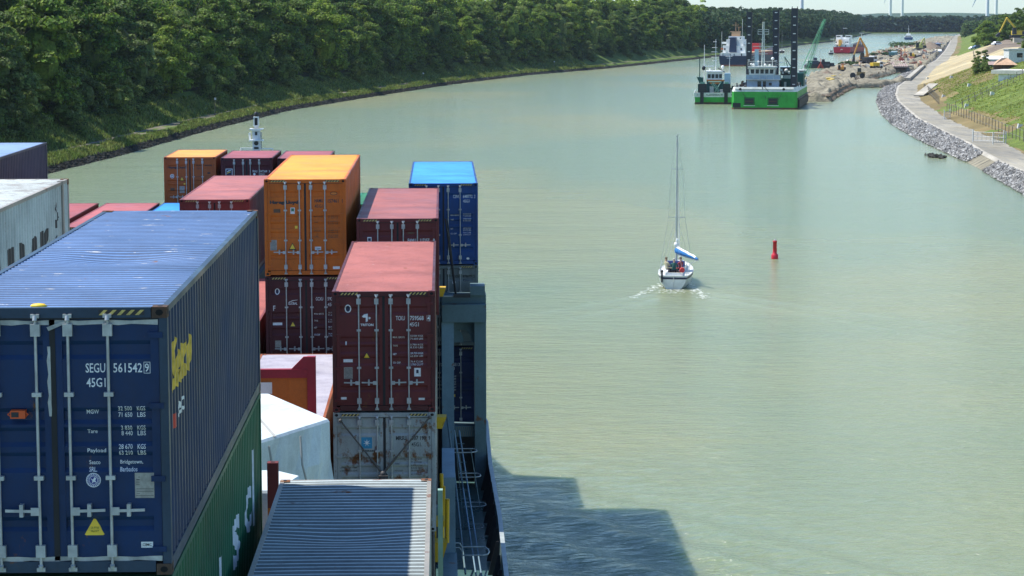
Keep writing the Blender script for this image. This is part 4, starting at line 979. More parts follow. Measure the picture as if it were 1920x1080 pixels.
bc=MB(); a=ring(.06,ZD+1.16,1); b_=ring(-.07,ZD+1.16,1); bc.quadstrip([a,b_],0); a2=ring(-.07,ZD+1.10,1); bc.quadstrip([b_,a2],0); S_(bc,'bulwark_cap',M['frame_light'])
for k in range(22):
    y_=56+k*1.75; s_=MB(); s_.prism([(XS-.38,ZD+.03),(XS-.04,ZD+.03),(XS-.04,ZD+1.05),(XS-.12,ZD+1.05)],y_,y_+.03); S_(s_,'bulwark_bracket',M['dark_steel'])
for k in range(9):
    y_=57+k*3.4; s_=MB(); s_.box(XS-.06,XS-.02,y_,y_+.55,ZD+.1,ZD+.35); S_(s_,'freeing_port',M['hole'])
# hatch pedestals under each stack
def ped(x0,x1,y0,y1,ztop,name='hatch_pedestal',mat='dark_steel'):
    p_=MB(); p_.box(x0,x1,y0,y1,ZD+.005,HC+ztop); p_.prism([(x0-.0,HC+ztop-.02),(x1,HC+ztop-.02),(x1,HC+ztop),(x0,HC+ztop)],y0-.02,y0); S_(p_,name,M[mat])
ped(-5.4,-.25,24.0,36.8,-11.9); ped(-10.8,-8.1,36.5,51,-6.48); ped(-5.4,-2.8,39,52.2,-10.76); ped(-2.7,-.25,53.8,66.5,-12.32); ped(-5.4,-2.85,54.3,67,-12.77)
ped(-8.1,-5.5,68.2,81,-12.12); ped(-5.4,-2.9,68.2,81,-10.68); ped(-2.6,-.2,68,80.4,-8.92); ped(-16.3,-13.6,68.2,80.5,-7.28)
ped(-1.3,1.25,80.7,93.2,-14.62); ped(-3.5,-1.1,93.7,99.7,-10.26); ped(-9.3,-6.6,80,92.5,-9.29); ped(-18.4,-10.3,93.9,106.3,-11.5); ped(-13.2,-5.3,108.2,115.3,-9.28)
# outboard lashing structure
col=MB(); col.box(-.05,.37,79.2,80.2,ZD+.01,HC-10.6); S_(col,'deck_post',M['ship_blue'])
col=MB(); col.box(1.09,1.42,79.25,80.3,ZD+.01,HC-10.6); col.box(1.42,1.50,79.4,80.3,ZD+.01,HC-10.6); S_(col,'deck_post',M['ship_grey'])
col=MB(); col.box(-.05,.31,61.5,65.8,ZD+.01,HC-12.5); S_(col,'deck_box_post',M['ship_blue'])
col=MB(); col.box(-.03,.35,58.0,61.5,ZD+.01,HC-14.6); S_(col,'deck_box_post',M['ship_grey'])
bm_=MB(); bm_.box(-.03,1.5,79.1,80.3,HC-10.6,HC-9.98); S_(bm_,'lashing_beam',M['ship_grey'])
bm_=MB(); bm_.box(.95,1.46,79.3,80.3,HC-9.68,HC-9.36); bm_.box(-.03,1.5,79.5,80.25,HC-9.975,HC-9.685); S_(bm_,'lashing_beam',M['ship_grey'])
bm_=MB(); bm_.box(.02,.9,79.06,79.3,HC-9.70,HC-9.66); S_(bm_,'beam_edge_rail',M['frame_light'])
bm_=MB(); bm_.box(.38,1.08,79.6,80.6,HC-14.72,HC-14.35)
for k in range(9): bm_.bar((.40+k*.07,79.59,HC-14.70),(.46+k*.07,79.59,HC-14.37),.012,.02,1,up=(0,1,0))
S_(bm_,'grating_platform',[M['ship_grey'],plain('grating_tan',(.30,.24,.14),.7)])
g_=MB(); prof=[(.37,HC-10.6),(1.09,HC-10.6),(1.09,HC-11.4)]+[(1.09-.10-.25*(1-math.cos(k*math.pi/10)),HC-11.4+.0+.45*math.sin(k*math.pi/10)) for k in range(6)]+[(.37+.35-.25*(1-math.cos((5-k)*math.pi/10))*1.0,HC-11.4+.45*math.sin((5-k)*math.pi/10)) for k in range(6)]+[(.37,HC-11.4)]
g_.prism(prof,79.8,79.86); S_(g_,'arched_gusset',M['ship_grey'])
for (x_,z_) in ((.2,-9.6),(.5,-9.62)): pass
r_=MB(); r_.tube((.10,79.3,HC-7.0),(.44,79.2,HC-9.65),.03); r_.tube((.17,79.3,HC-7.05),(.46,79.1,HC-9.6),.02); r_.box(.36,.95,79.0,79.1,HC-9.72,HC-9.60); 
tag(r_.build('lashing_rod',M['dark_steel']),'dark lashing rod pair running down from the blue container to the grey post beam','lashing rod',group=None)
# inclined ladder and the caged ladder
l_=MB(); A=Vector((.36,76,HC-13.85)); B=Vector((.94,66,HC-16.4)); off=Vector((.16,0,-.0))
l_.tube(A,B,.025); l_.tube(A+off,B+off,.025); 
S_(l_,'inclined_stair',M['ship_blue']); 
l2=MB(); l2.tube((.12,78.8,HC-13.9),(.34,72.5,HC-14.6),.03); l2.tube((.34,72.5,HC-14.6),(.62,66,HC-16.3),.03); S_(l2,'stair_rail',M['ship_grey'])
def hoop(x0,x1,D,z,mat,r=.018,dep=.62):
    h_=MB(); pts=[(x0,D,z),(x0+.1,D-.02,z)]+[(x0+(x1-x0)*f,D+s_,z) for f,s_ in ((.75,-.02),(.93,.08),(1,dep*.35),(.97,dep*.65),(.85,dep),(.1,dep),(0,dep))]
    h_.path(pts,r,closed=False); S_(h_,'safety_hoop',M[mat])
for (pa,pb,py_,D) in ((849,892,855,72),(858,899,903,72),(866,909,960,71.6),(876,905,1003,71)):
    hoop((pa-CX)/F*D,(pb-CX)/F*D,D,HC-(py_-HY)/F*D,'frame_light')
cg=MB()
for (u,v) in (((858,855),(874,1000)),((880,850),(897,960)),((849,813),(866,1003)),((871,950),(876,1003))):
    a_=Vector(((u[0]-CX)/F*72,72,HC-(u[1]-HY)/F*72)); b__=Vector(((v[0]-CX)/F*71.5,71.5,HC-(v[1]-HY)/F*71.5)); cg.tube(a_,b__,.012)
for k in range(10):
    z_=HC-13.6-k*.3; cg.tube((.36+k*.03,72.3,z_),(.66+k*.03,72.3,z_),.012)
S_(cg,'ladder_cage_bars',M['ship_grey'])
hoop((863-CX)/F*62,(915-CX)/F*62,62,HC-(1055-HY)/F*62,'frame_light',.022,1.0)
h_=MB(); 
for yy,dz in ((1040,0),(1031,.0)):
    D=62.3; z_=HC-(yy-HY)/F*D; h_.path([((834-CX)/F*D,D,z_),((858-CX)/F*D,D,z_),((863-CX)/F*D,D,z_-.12),((863-CX)/F*D,D,z_-.3)],.02)
S_(h_,'handrail',M['frame_light'])
# yellow lashing platforms
M['yel']=paint('worn_yellow_paint',(.62,.38,.02),.5,.3,.18)
def bracket(px0,px1,py0,py1,D,nm='yellow_step_bracket'):
    x0,x1=(px0-CX)/F*D,(px1-CX)/F*D; z1,z0=HC-(py0-HY)/F*D,HC-(py1-HY)/F*D
    k=MB(); k.prism([(x0,z1),(x1,z1),(x1-(x1-x0)*.1,z1-(z1-z0)*.25),(x0+(x1-x0)*.55,z0),(x0,z0)],D,D+.5); S_(k,nm,M['yel'])
bracket(822,834,540,556,66); bracket(815.5,834,787,809,64); bracket(811,835,1030,1068,58)
for (px_a,py_a,px_b,py_b,D,w_) in ((824,896,826,1030,60,.05),(835,945,834,1030,58.5,.055),(829,920,829,1000,60,.03)):
    k=MB(); k.tube(((px_a-CX)/F*D,D,HC-(py_a-HY)/F*D),((px_b-CX)/F*D,D,HC-(py_b-HY)/F*D),w_); S_(k,'yellow_stanchion',M['yel'])
k=MB(); D=59; k.box((811-CX)/F*D,(829-CX)/F*D,D,D+.6,HC-(999-HY)/F*D,HC-(987-HY)/F*D)
for i in range(3): k.tube(((812+i*7-CX)/F*D,D,HC-(999-HY)/F*D),((812+i*7-CX)/F*D,D,HC-(1030-HY)/F*D),.02)
S_(k,'yellow_platform',M['yel'])
k=MB(); D=60; k.box((812-CX)/F*D,(828-CX)/F*D,D,D+.4,HC-(982-HY)/F*D,HC-(962-HY)/F*D); S_(k,'grey_locker',M['ship_grey'])
k=MB(); k.box(-.10,-.02,36.6,36.75,HC-13,HC-7.65); S_(k,'pale_green_stanchion',plain('pale_green_paint',(.22,.36,.28),.5,0,.2))
# foremast on the bow
fm=thing_mast=MB(); cx_,D=-10.15,126.0
def zz(py): return HC-(py-HY)/F*D
s=D/F # metres per px
fm=MB(); fm.box(cx_-7*s,cx_+7*s,D-.2,D+.25,ZD,zz(241)); fm.box(cx_-6.5*s,cx_+6.5*s,D-.18,D+.22,zz(241),zz(238)); fm.box(cx_-3.5*s,cx_+3.5*s,D-.1,D+.1,zz(237),zz(232)); S_(fm,'foremast',paint('mast_white',(.62,.63,.66),.45,.2,.05))
fm=MB(); fm.prism([(cx_-13.5*s,zz(239)),(cx_-12*s,zz(238)),(cx_+12*s,zz(238)),(cx_+13*s,zz(239)),(cx_+7*s,zz(241.5)),(cx_-7*s,zz(241.5))],D-.3,D+.3); S_(fm,'mast_platform',M['white'])
fm=MB(); fm.box(cx_-13*s,cx_+13*s,D-.3,D+.3,zz(261),zz(259)); fm.tube((cx_-12*s,D,zz(259)),(cx_-12.5*s,D,zz(249)),.05); fm.tube((cx_-12.5*s,D,zz(249)),(cx_-14*s,D,zz(246)),.05); fm.tube((cx_-12.5*s,D,zz(249)),(cx_-11*s,D,zz(246)),.05); S_(fm,'mast_platform',M['white'])
fm=MB(); w_=5*s
for a_,b_ in ((-w_,-w_+.06),(w_-.06,w_)): fm.box(cx_+a_,cx_+b_,D-.15,D+.15,zz(233),zz(216.5))
fm.box(cx_-w_,cx_+w_,D-.152,D+.152,zz(218),zz(216)); fm.box(cx_-w_,cx_+w_,D-.152,D+.152,zz(233.5),zz(232)); S_(fm,'lamp_housing',M['white'])
fm=MB(); fm.box(cx_-w_+.07,cx_+w_-.07,D-.05,D+.1,zz(231.9),zz(218.1)); fm.lathe([(.10,0),(.12,.05),(.12,.18),(.06,.25)],(cx_,D,zz(215.5)),8); S_(fm,'mast_lamp',M['black'])
fm=MB(); fm.box(cx_-30*s,cx_-7*s,D,D+.1,zz(275.5),zz(274)); fm.box(cx_-30*s,cx_-7*s,D,D+.1,zz(278.5),zz(277.5)); fm.tube((cx_-30*s,D,zz(282)),(cx_-29*s,D,zz(274)),.04); fm.tube((cx_+7*s,D,zz(276)),(cx_+30*s,D,zz(276)),.035); fm.tube((cx_+30*s,D,zz(282)),(cx_+30*s,D,zz(276)),.035); S_(fm,'bow_rail',M['white'])
fm=MB(); fm.lathe([(.001,0),(.12,.0),(.12,.02),(.001,.02)],(0,0,0),12); fm.v=[(cx_+v[0],D-.21-v[2],zz(265)+v[1]) for v in fm.v]; fm.box(cx_-.06,cx_+.06,D-.22,D-.2,zz(250),zz(244)); fm.box(cx_-.12,cx_+.12,D-.22,D-.2,zz(276),zz(272)); S_(fm,'mast_fitting',M['dark_steel'])
fm=MB(); fm.tube((cx_+9*s,D,zz(276)),(cx_+9*s,D,zz(245)),.03)
for k in range(8): fm.box(cx_+7*s,cx_+9*s,D-.02,D+.02,zz(276-k*4),zz(275.3-k*4))
S_(fm,'mast_ladder',M['galv'])
# crossed lashing rods in front of the grey starred container
def lrod(a,b,label):
    r_=MB(); r_.tube(a,b,.022,n=6); r_.ball(a,.05,6); v=Vector(b)-Vector(a); q=Vector(a)+v*.72; r_.tube(q,b,.035,n=6); tag(r_.build('lashing_rod',plain('rod_steel',(.10,.09,.08),.6,.2,.3,9)),label,'lashing rod',group='lashing rods crossed over the grey container')
zT=HC-9.45
lrod((-2.45,53.93,zT-.12),(-1.46,53.93,zT-1.40),'lashing rod slanting down from the upper left corner of the grey starred container')
lrod((-.33,53.93,zT-.05),(-1.42,53.93,zT-1.36),'lashing rod slanting down from the upper right corner of the grey starred container')
tb=MB(); tb.box(-1.55,-1.33,53.7,53.92,HC-12.32+.0,HC-10.87); tb.ball((-1.44,53.85,HC-10.85),.09,8); S_(tb,'lashing_eye',M['dark_steel'])
# ---------------------------------------------------------------- people
def person(label, loc, rotz, pose, top, legs, hair=(.08,.05,.03), group=None, parent_scale=1.0):
    """one continuous skinned body; pose maps joints to points (metres, feet or seat at z=0)"""
    J=pose; names=list(J); idx={n:i for i,n in enumerate(names)}
    E_=[('pelvis','waist'),('waist','chest'),('chest','neck'),('neck','head'),('head','crown'),
        ('chest','shL'),('shL','elL'),('elL','wrL'),('wrL','haL'),('chest','shR'),('shR','elR'),('elR','wrR'),('wrR','haR'),
        ('pelvis','hiL'),('hiL','knL'),('knL','anL'),('anL','toL'),('pelvis','hiR'),('hiR','knR'),('knR','anR'),('anR','toR')]
    rad=dict(pelvis=.14,waist=.13,chest=.15,neck=.058,head=.098,crown=.075,sh=.065,el=.045,wr=.032,ha=.04,hi=.09,kn=.06,an=.042,to=.04)
    me=bpy.data.meshes.new('person'); me.from_pydata([J[n] for n in names],[(idx[a],idx[b]) for a,b in E_],[])
    t=thing('person',label,'person',loc,rotz,group); o=link('body',me,t)
    md=o.modifiers.new('skin','SKIN'); md.use_smooth_shade=True
    o.modifiers.new('sub','SUBSURF').render_levels=1
    for n in names:
        k=n if n in rad else n[:2]; r=rad[k]; me.skin_vertices[0].data[idx[n]].radius=(r,r*(.8 if n in('chest','waist') else 1)); me.skin_vertices[0].data[idx[n]].use_root=(n=='pelvis')
    m,nt,b=newmat('person_clothes'); tc=nt.nodes.new('ShaderNodeTexCoord'); sp=nt.nodes.new('ShaderNodeSeparateXYZ'); nt.links.new(tc.outputs['Object'],sp.inputs[0])
    def step(z):
        g=nt.nodes.new('ShaderNodeMath'); g.operation='GREATER_THAN'; nt.links.new(sp.outputs[2],g.inputs[0]); g.inputs[1].default_value=z; return g.outputs[0]
    c=mixc(nt,step(J['pelvis'][2]+.02),legs,top); c=mixc(nt,step(J['neck'][2]-.01),c,(.45,.27,.19)); nt.links.new(c,b.inputs['Base Color']); b.inputs['Roughness'].default_value=.8
    me.materials.append(m)
    h=MB(); c_=J['head']; k_=J['crown']; h.ball(((c_[0]+k_[0])/2,(c_[1]+k_[1])/2-.0,(c_[2]+k_[2])/2+.045),.115,8,0,(.9,1,.85)); h.build('hair',plain('hair_%d'%(hair[0]*1000),hair,.8),t)
    f=MB(); y=c_[1]+.09; f.prism([(c_[0]-.012,c_[2]-.01),(c_[0]+.012,c_[2]-.01),(c_[0],c_[2]+.03)],y,y+.025)
    for s in(-1,1): f.ball((c_[0]+s*.033,y-.005,c_[2]+.03),.01,5)
    f.box(c_[0]-.025,c_[0]+.025,y-.005,y+.004,c_[2]-.045,c_[2]-.035); f.build('face',plain('face_dark',(.25,.12,.09),.7),t)
    for s,w in ((-1,'haL'),(1,'haR')):
        hd=MB(); p=Vector(J[w])
        for i in range(4): hd.tube(p+Vector(((i-1.5)*.02,.0,0)),p+Vector(((i-1.5)*.022,.06-.006*abs(i-1.5),-.03)),.009,.007,5)
        hd.tube(p,p+Vector((s*-.045,.03,-.01)),.011,.008,5); hd.build('fingers',plain('skin',(.45,.27,.19),.7),t)
    return t
def sit(lean=0,armf=.3):
    return dict(pelvis=(0,0,.12),waist=(0,lean*.3,.30),chest=(0,lean*.7,.52),neck=(0,lean,.70),head=(0,lean+.02,.82),crown=(0,lean+.02,.94),
      shL=(-.19,lean*.8,.60),elL=(-.26,armf*.5,.38),wrL=(-.17,armf,.33),haL=(-.14,armf+.08,.33),shR=(.19,lean*.8,.60),elR=(.26,armf*.5,.38),wrR=(.17,armf,.33),haR=(.14,armf+.08,.33),
      hiL=(-.1,.04,.1),knL=(-.12,.45,.14),anL=(-.12,.48,-.28),toL=(-.12,.62,-.32),hiR=(.1,.04,.1),knR=(.12,.45,.14),anR=(.12,.48,-.28),toR=(.12,.62,-.32))
def stand(step=.12,armf=.1):
    return dict(pelvis=(0,0,.95),waist=(0,0,1.1),chest=(0,0,1.32),neck=(0,.01,1.5),head=(0,.03,1.6),crown=(0,.02,1.72),
      shL=(-.2,0,1.4),elL=(-.25,-.02,1.12),wrL=(-.24,armf,.9),haL=(-.24,armf+.03,.82),shR=(.2,0,1.4),elR=(.25,-.02,1.12),wrR=(.24,armf*.5,.9),haR=(.24,armf*.5+.03,.82),
      hiL=(-.1,0,.9),knL=(-.1,step,.5),anL=(-.1,step,.09),toL=(-.11,step+.16,.05),hiR=(.1,0,.9),knR=(.1,-step*.3,.5),anR=(.1,-step,.09),toR=(.11,-step+.16,.05))

# ---------------------------------------------------------------- hull loft used by the boats
def hull(mb, secs, mi=0, deck=True, dmi=1):
    """secs: list of (y, [(halfwidth,z)...keel->gunwale]); closed transom at the first section"""
    rows_=[]
    for y,pr in secs: rows_.append([(-w,y,z) for w,z in reversed(pr)]+[(w,y,z) for w,z in pr])
    mb.quadstrip(rows_,mi,True); mb.add(rows_[0],[tuple(range(len(rows_[0])))],mi); mb.add(rows_[-1],[tuple(range(len(rows_[-1])-1,-1,-1))],mi)
    if deck:
        mb.quadstrip([[r[0],r[-1]] for r in rows_],dmi)
    return rows_
def stripe(mb, secs, f0, f1, off=.012, mi=0):
    """a band painted round the hull between two fractions of the topside"""
    def pt(pr,f):
        (w0,z0),(w1,z1)=pr[-2],pr[-1]; return (w0+(w1-w0)*f+off, z0+(z1-z0)*f)
    for s in (-1,1):
        mb.quadstrip([[(s*pt(pr,f0)[0],y,pt(pr,f0)[1]),(s*pt(pr,f1)[0],y,pt(pr,f1)[1])] for y,pr in secs],mi)
    y,pr=secs[0]; a,b=pt(pr,f0),pt(pr,f1); mb.add([(-a[0],y-off,a[1]),(a[0],y-off,a[1]),(b[0],y-off,b[1]),(-b[0],y-off,b[1])],[(0,1,2,3)],mi)

# sailing yacht
D=167.0; t=thing('sailing_yacht','white sailing yacht under engine with blue sail cover and bare mast, in mid canal','yacht',P(1265,D,0),R(-9))
t.scale=(1,1,1)
SEC=[(0,[(.25,-.15),(.55,.02),(.82,.42),(.98,.95)]),(1.2,[(.3,-.3),(.75,-.02),(1.08,.40),(1.18,.98)]),(3.2,[(.3,-.4),(.85,-.1),(1.2,.40),(1.27,1.02)]),(5.0,[(.25,-.4),(.7,-.1),(1.0,.45),(1.12,1.1)]),(6.6,[(.1,-.3),(.35,0),(.6,.5),(.72,1.2)]),(8.0,[(.01,-.05),(.03,.1),(.06,.6),(.1,1.32)])]
mb=MB(); hull(mb,SEC); mb.build('hull',[paint('yacht_white',(.78,.78,.74),.3,.08,0),M['off_white']],t)
mb=MB(); stripe(mb,SEC,.58,.86,.012); mb.build('hull_stripe',plain('stripe_navy',(.02,.025,.06),.4),t)
mb=MB(); mb.path([(-1.0,0,.98),(-1.2,1.2,1.0),(-1.29,3.2,1.04),(-1.14,5,1.12),(-.74,6.6,1.22),(-.1,8,1.34)],.03); mb.path([(1.0,0,.98),(1.2,1.2,1.0),(1.29,3.2,1.04),(1.14,5,1.12),(.74,6.6,1.22),(.1,8,1.34)],.03); mb.path([(-1,0,.98),(1,0,.98)],.03); mb.build('toe_rail',M['off_white'],t)
mb=MB(); mb.add([(-.5,.35,.99),(.5,.35,.99),(.55,2.4,1.03),(-.55,2.4,1.03)],[(0,1,2,3)],1)
for s in(-1,1): mb.box(min(s*.5,s*.62),max(s*.5,s*.62),.3,2.5,.98,1.22,0)
mb.box(-.62,.62,.22,.34,.98,1.18,0); mb.build('cockpit',[M['white'],plain('teak',(.20,.12,.06),.8)],t)
mb=MB(); mb.box(-.52,.52,.36,.8,1.0,1.10); mb.build('blue_cushion',plain('cushion_blue',(.03,.16,.42),.8),t)
mb=MB(); mb.prism([(2.5,1.0),(2.5,1.42),(5.2,1.36),(6.0,1.12)],-.68,.68,'x'); 
mb.build('cabin_roof',M['white'],t)
mb=MB(); mb.prism([(2.2,1.40),(2.35,1.82),(2.9,1.80),(3.3,1.42)],-.66,.66,'x'); mb.build('sprayhood',plain('hood_navy',(.02,.04,.16),.8),t)
my=3.55
mb=MB(); mb.tube((0,my,1.3),(0,my+.05,11.0),.075,.055,8); mb.build('mast',plain('mast_alloy',(.5,.52,.53),.35,.5,.1),t)
mb=MB(); mb.tube((-.42,my,8.6),(.42,my,8.6),.02); mb.tube((-.62,my,5.0),(.62,my,5.0),.022); mb.build('spreader',M['galv'],t)
mb=MB(); mb.tube((0,my,11.0),(0,my,11.25),.012); mb.tube((-.15,my,11.12),(.15,my,11.12),.01); mb.ball((.14,my,11.2),.04,6); mb.box(-.1,.02,my-.1,my+.1,11.0,11.06); mb.build('masthead_gear',M['galv'],t)
mb=MB()
for s in(-1,1):
    mb.path([(s*1.22,my-.1,1.05),(s*.62,my,5.0),(s*.42,my,8.6),(0,my,10.9)],.012,4); mb.path([(s*1.15,my-.3,1.05),(s*.05,my,4.95)],.01,4)
mb.path([(-.7,0.1,1.0),(0,1.6,4.0),(0,my,10.9)],.010,4); mb.path([(.7,0.1,1.0),(0,1.6,4.0)],.010,4); mb.path([(0,7.9,1.35),(0,my,10.7)],.012,4); mb.build('rigging_wires',M['galv'],t)
mb=MB(); mb.tube((0,7.8,1.5),(0,my+.35,9.9),.06,.03,6); mb.build('furled_foresail',M['white'],t)
be=Vector((1.75,.7,2.05)); bs=Vector((0,my-.1,2.25))
mb=MB(); mb.tube(bs,be,.05); mb.tube(be+Vector((-.1,.1,.0)),Vector((.3,1.0,1.25)),.012); mb.build('boom',M['galv'],t)
mb=MB(); ax=(be-bs).normalized(); up=Vector((0,0,1)); sd=ax.cross(up).normalized(); rws=[]
for i in range(9):
    f=i/8; p=bs.lerp(be,f*.97+.0); w=.17*(1-f*.5); hgt=.32*(1-f)**.8+.14; rws.append([p+sd*w*math.cos(a)+up*(.03+hgt*.5+hgt*.5*math.sin(a)) for a in np.linspace(-math.pi/2,1.5*math.pi,11)])
mb.quadstrip(rws,0,True); mb.add(rws[-1],[tuple(range(11))]); mb.build('sail_cover',plain('cover_blue',(.02,.16,.42),.8,0,.25,5),t)
mb=MB(); rws=[]
for i in range(7):
    f=i/6; p=bs.lerp(be,f*.85+.05); h0=.32*(1-f)+.17; rws.append([p+sd*.1*math.cos(a)+up*(h0+.1*math.sin(a)+.04*math.sin(i*3)) for a in np.linspace(0,2*math.pi,9)])
mb.quadstrip(rws,0,True); mb.ball((0,my-.15,2.95),.2,8,0,(1,.8,1.1)); mb.ball((.05,my-.2,3.25),.13,8,0,(.8,.8,1.6)); mb.build('folded_sail',M['white'],t)
mb=MB()
for s in(-1,1):
    for yy in (.08,1.0,2.2): mb.tube((s*(.95+.1*min(1,yy)),yy,.98),(s*(.95+.1*min(1,yy)),yy,1.62),.014)
    mb.path([(s*.55,.02,1.6),(s*.95,.08,1.62),(s*1.05,1.0,1.62),(s*1.05,2.2,1.62),(s*1.2,4.5,1.65)],.012,5); mb.path([(s*.95,.08,1.3),(s*1.05,1.0,1.3),(s*1.05,2.2,1.3)],.010,5)
mb.tube((.95,.05,1.6),(.98,.0,2.1),.02); mb.build('stern_rail',M['galv'],t)
mb=MB(); mb.lathe([(.15,0),(.2,.05),(.15,.1),(.10,.05)],(0,0,0),12); mb.v=[(.62+v[0],.02-v[2],1.42+v[1]) for v in mb.v]; mb.build('horseshoe_buoy',plain('life_buoy_red',(.65,.05,.06),.6),t)
mb=MB(); mb.box(-.92,-.80,-.12,.06,.5,1.25); mb.ball((-.86,-.06,1.32),.12,6); mb.build('outboard_bracket',M['black'],t)
mb=MB(); mb.tube((0,-.06,.15),(0,-.06,1.0),.02); mb.box(-.03,.03,-.09,-.03,-.1,.4); mb.build('rudder',M['off_white'],t)
Lb=t.matrix_basis
def onb(x,y,z): 
    return (Matrix.Translation(P(1265,D,0))@Matrix.Rotation(R(-9),4,'Z'))@Vector((x,y,z))
person('person in a dark green jacket sitting at the middle of the yacht cockpit',onb(-.05,1.3,1.14),R(-9),sit(.05),(.02,.10,.08),(.03,.03,.05),(.45,.42,.38),'people in the yacht cockpit')
person('person in a red and white top sitting on the right side of the yacht cockpit',onb(.42,1.7,1.20),R(35),sit(.0,.25),(.30,.05,.06),(.05,.04,.05),(.10,.06,.04),'people in the yacht cockpit')
person('person in a pale shirt reclining on the left side of the yacht cockpit',onb(-.62,1.9,1.18),R(-60),sit(-.08,.2),(.50,.44,.28),(.08,.08,.10),(.20,.14,.08),'people in the yacht cockpit')
# foam of the yacht's wake: lies on the water
def foam(name,label,pts,seed,size=.16,z=.03):
    rg=np.random.default_rng(seed); n=len(pts); p=np.array(pts); s=rg.uniform(.4,1.3,n)*size; V=[]
    k=6; ang=np.linspace(0,2*np.pi,k,endpoint=False)
    for i in range(n):
        a=rg.uniform(.5,1.2,k); V.append(np.c_[p[i,0]+s[i]*1.9*np.cos(ang)*a,p[i,1]+s[i]*np.sin(ang)*a,np.full(k,z+rg.random()*.02)])
    return tag(link(name,np_mesh(name,np.concatenate(V),np.arange(n*k).reshape(-1,k),M['foam'])),label,'foam',kind='stuff')
M['foam']=plain('foam',(.70,.73,.66),.7,0,.15,3)
rg=np.random.default_rng(12); pts=[]
for _ in range(330):
    a=rg.random()**1.2; s=rg.choice([-1,1],p=[.42,.58]); q=onb(s*(1.1+a*1.5+rg.normal(0,.2)),2.2-a*8+rg.normal(0,.5),0); pts.append((q.x,q.y))
for _ in range(60): q=onb(rg.normal(0,.5),-.3-rg.random()*2.5,0); pts.append((q.x,q.y))
foam('wake_foam','white foam of the wake spreading behind the yacht',pts,2,.06)

# buoy
t=thing('buoy','red pillar buoy floating in mid canal right of the yacht','buoy',P(1456.5,187.8,0))
mb=MB(); mb.lathe([(.27,-.3),(.29,0),(.29,.28),(.26,.36),(.17,.46),(.17,.62)],(0,0,0),20); mb.build('float',plain('buoy_red',(.55,.015,.03),.4,0,.1),t)
mb=MB(); mb.lathe([(.17,.6),(.165,1.38),(.185,1.38),(.185,1.46),(.15,1.50)],(0,0,0),20); mb.build('pillar',plain('buoy_red',(.55,.015,.03),.4,0,.1),t)
mb=MB(); mb.lathe([(.08,1.5),(.08,1.58),(.02,1.6)],(0,0,0),10)
for k in range(6): mb.tube((.1*math.cos(k),.1*math.sin(k),1.5),(.12*math.cos(k),.12*math.sin(k),1.68),.008,n=4)
mb.build('top_lamp',M['galv'],t)

# ---------------------------------------------------------------- green backhoe dredger (pontoon with three spuds)
GR=paint('dredger_green',(.04,.36,.05),.45,.25,.12); GW=paint('dredger_white',(.66,.70,.64),.45,.2,.06); DG=paint('deckhouse_green',(.02,.09,.075),.5,.2,.03)
LBL=paint('pale_blue_paint',(.38,.52,.60),.5,.15,.03); RST=paint('waterline_rust',(.10,.07,.05),.8,.4,.5)
t=thing('dredger','large green and white dredging pontoon with three tall black spuds and a white wheelhouse','dredger',P(1433,488,0),R(-12))
w=6.95; L=40
mb=MB(); ol=[(-w+.5,0),(w-.5,0),(w,.6),(w,L),(-w,L),(-w,.6)]
def shell(z0,z1,ins0=0,ins1=0,mi=0):
    a=[(x*(1-ins0/w),y+(ins0 if y<1 else 0),z0) for x,y in ol]; b=[(x*(1-ins1/w),y+(ins1 if y<1 else 0),z1) for x,y in ol]; n=6
    mb.add(a+b,[(i,(i+1)%n,n+(i+1)%n,n+i) for i in range(n)],mi)
shell(-.6,.38,0,0,1); shell(.38,3.75,0,0,0); shell(3.75,4.75,0,.35,2); mb.add([(x*.95,y,4.3) for x,y in ol],[tuple(range(6))],1); mb.build('hull',[GR,RST,GW],t)
for x0 in (-4.3,.7):
    mb=MB(); mb.box(x0,x0+2.3,-.04,.0,.85,2.55,0); mb.box(x0+.25,x0+2.05,-.06,-.04,1.15,2.3,1); mb.box(x0+.3,x0+1.9,-.09,-.06,1.65,1.8,2); mb.box(x0-.05,x0+2.35,-.1,-.02,.75,.85,3); mb.build('stern_recess',[paint('recess_green',(.02,.14,.03),.5),M['black'],RST,GW],t)
mb=MB(); mb.box(-6.7,-5.0,-.04,.02,.42,1.35,0); mb.box(-6.8,-4.9,-.06,-.02,1.35,1.45,1); mb.build('lower_recess',[M['black'],GR],t)
for x0 in (-5.1,4.1):
    mb=MB(); mb.lathe([(.3,0),(.3,.05)],(0,0,0),12); mb.v=[(x0+v[0],.15-v[2],4.25+v[1]) for v in mb.v]; mb.build('fairlead',M['dark_steel'],t)
mb=MB(); mb.tube((-5.1,.1,4.2),(-3.9,-.05,2.4),.05); mb.tube((-.6,.3,5.0),(.4,-.05,2.2),.06); mb.tube((4.1,.1,4.2),(3.0,-.05,2.0),.05); mb.tube((0,.3,4.8),(.9,.0,3.75),.05); mb.build('mooring_wire',M['dark_steel'],t)
mb=MB(); 
for k in range(14): mb.box(w,w+.45,2+k*2.6,3.7+k*2.6,.35,2.0)
mb.box(w,w+.3,1,L,2.1,2.35); mb.build('side_fender',M['black'],t)
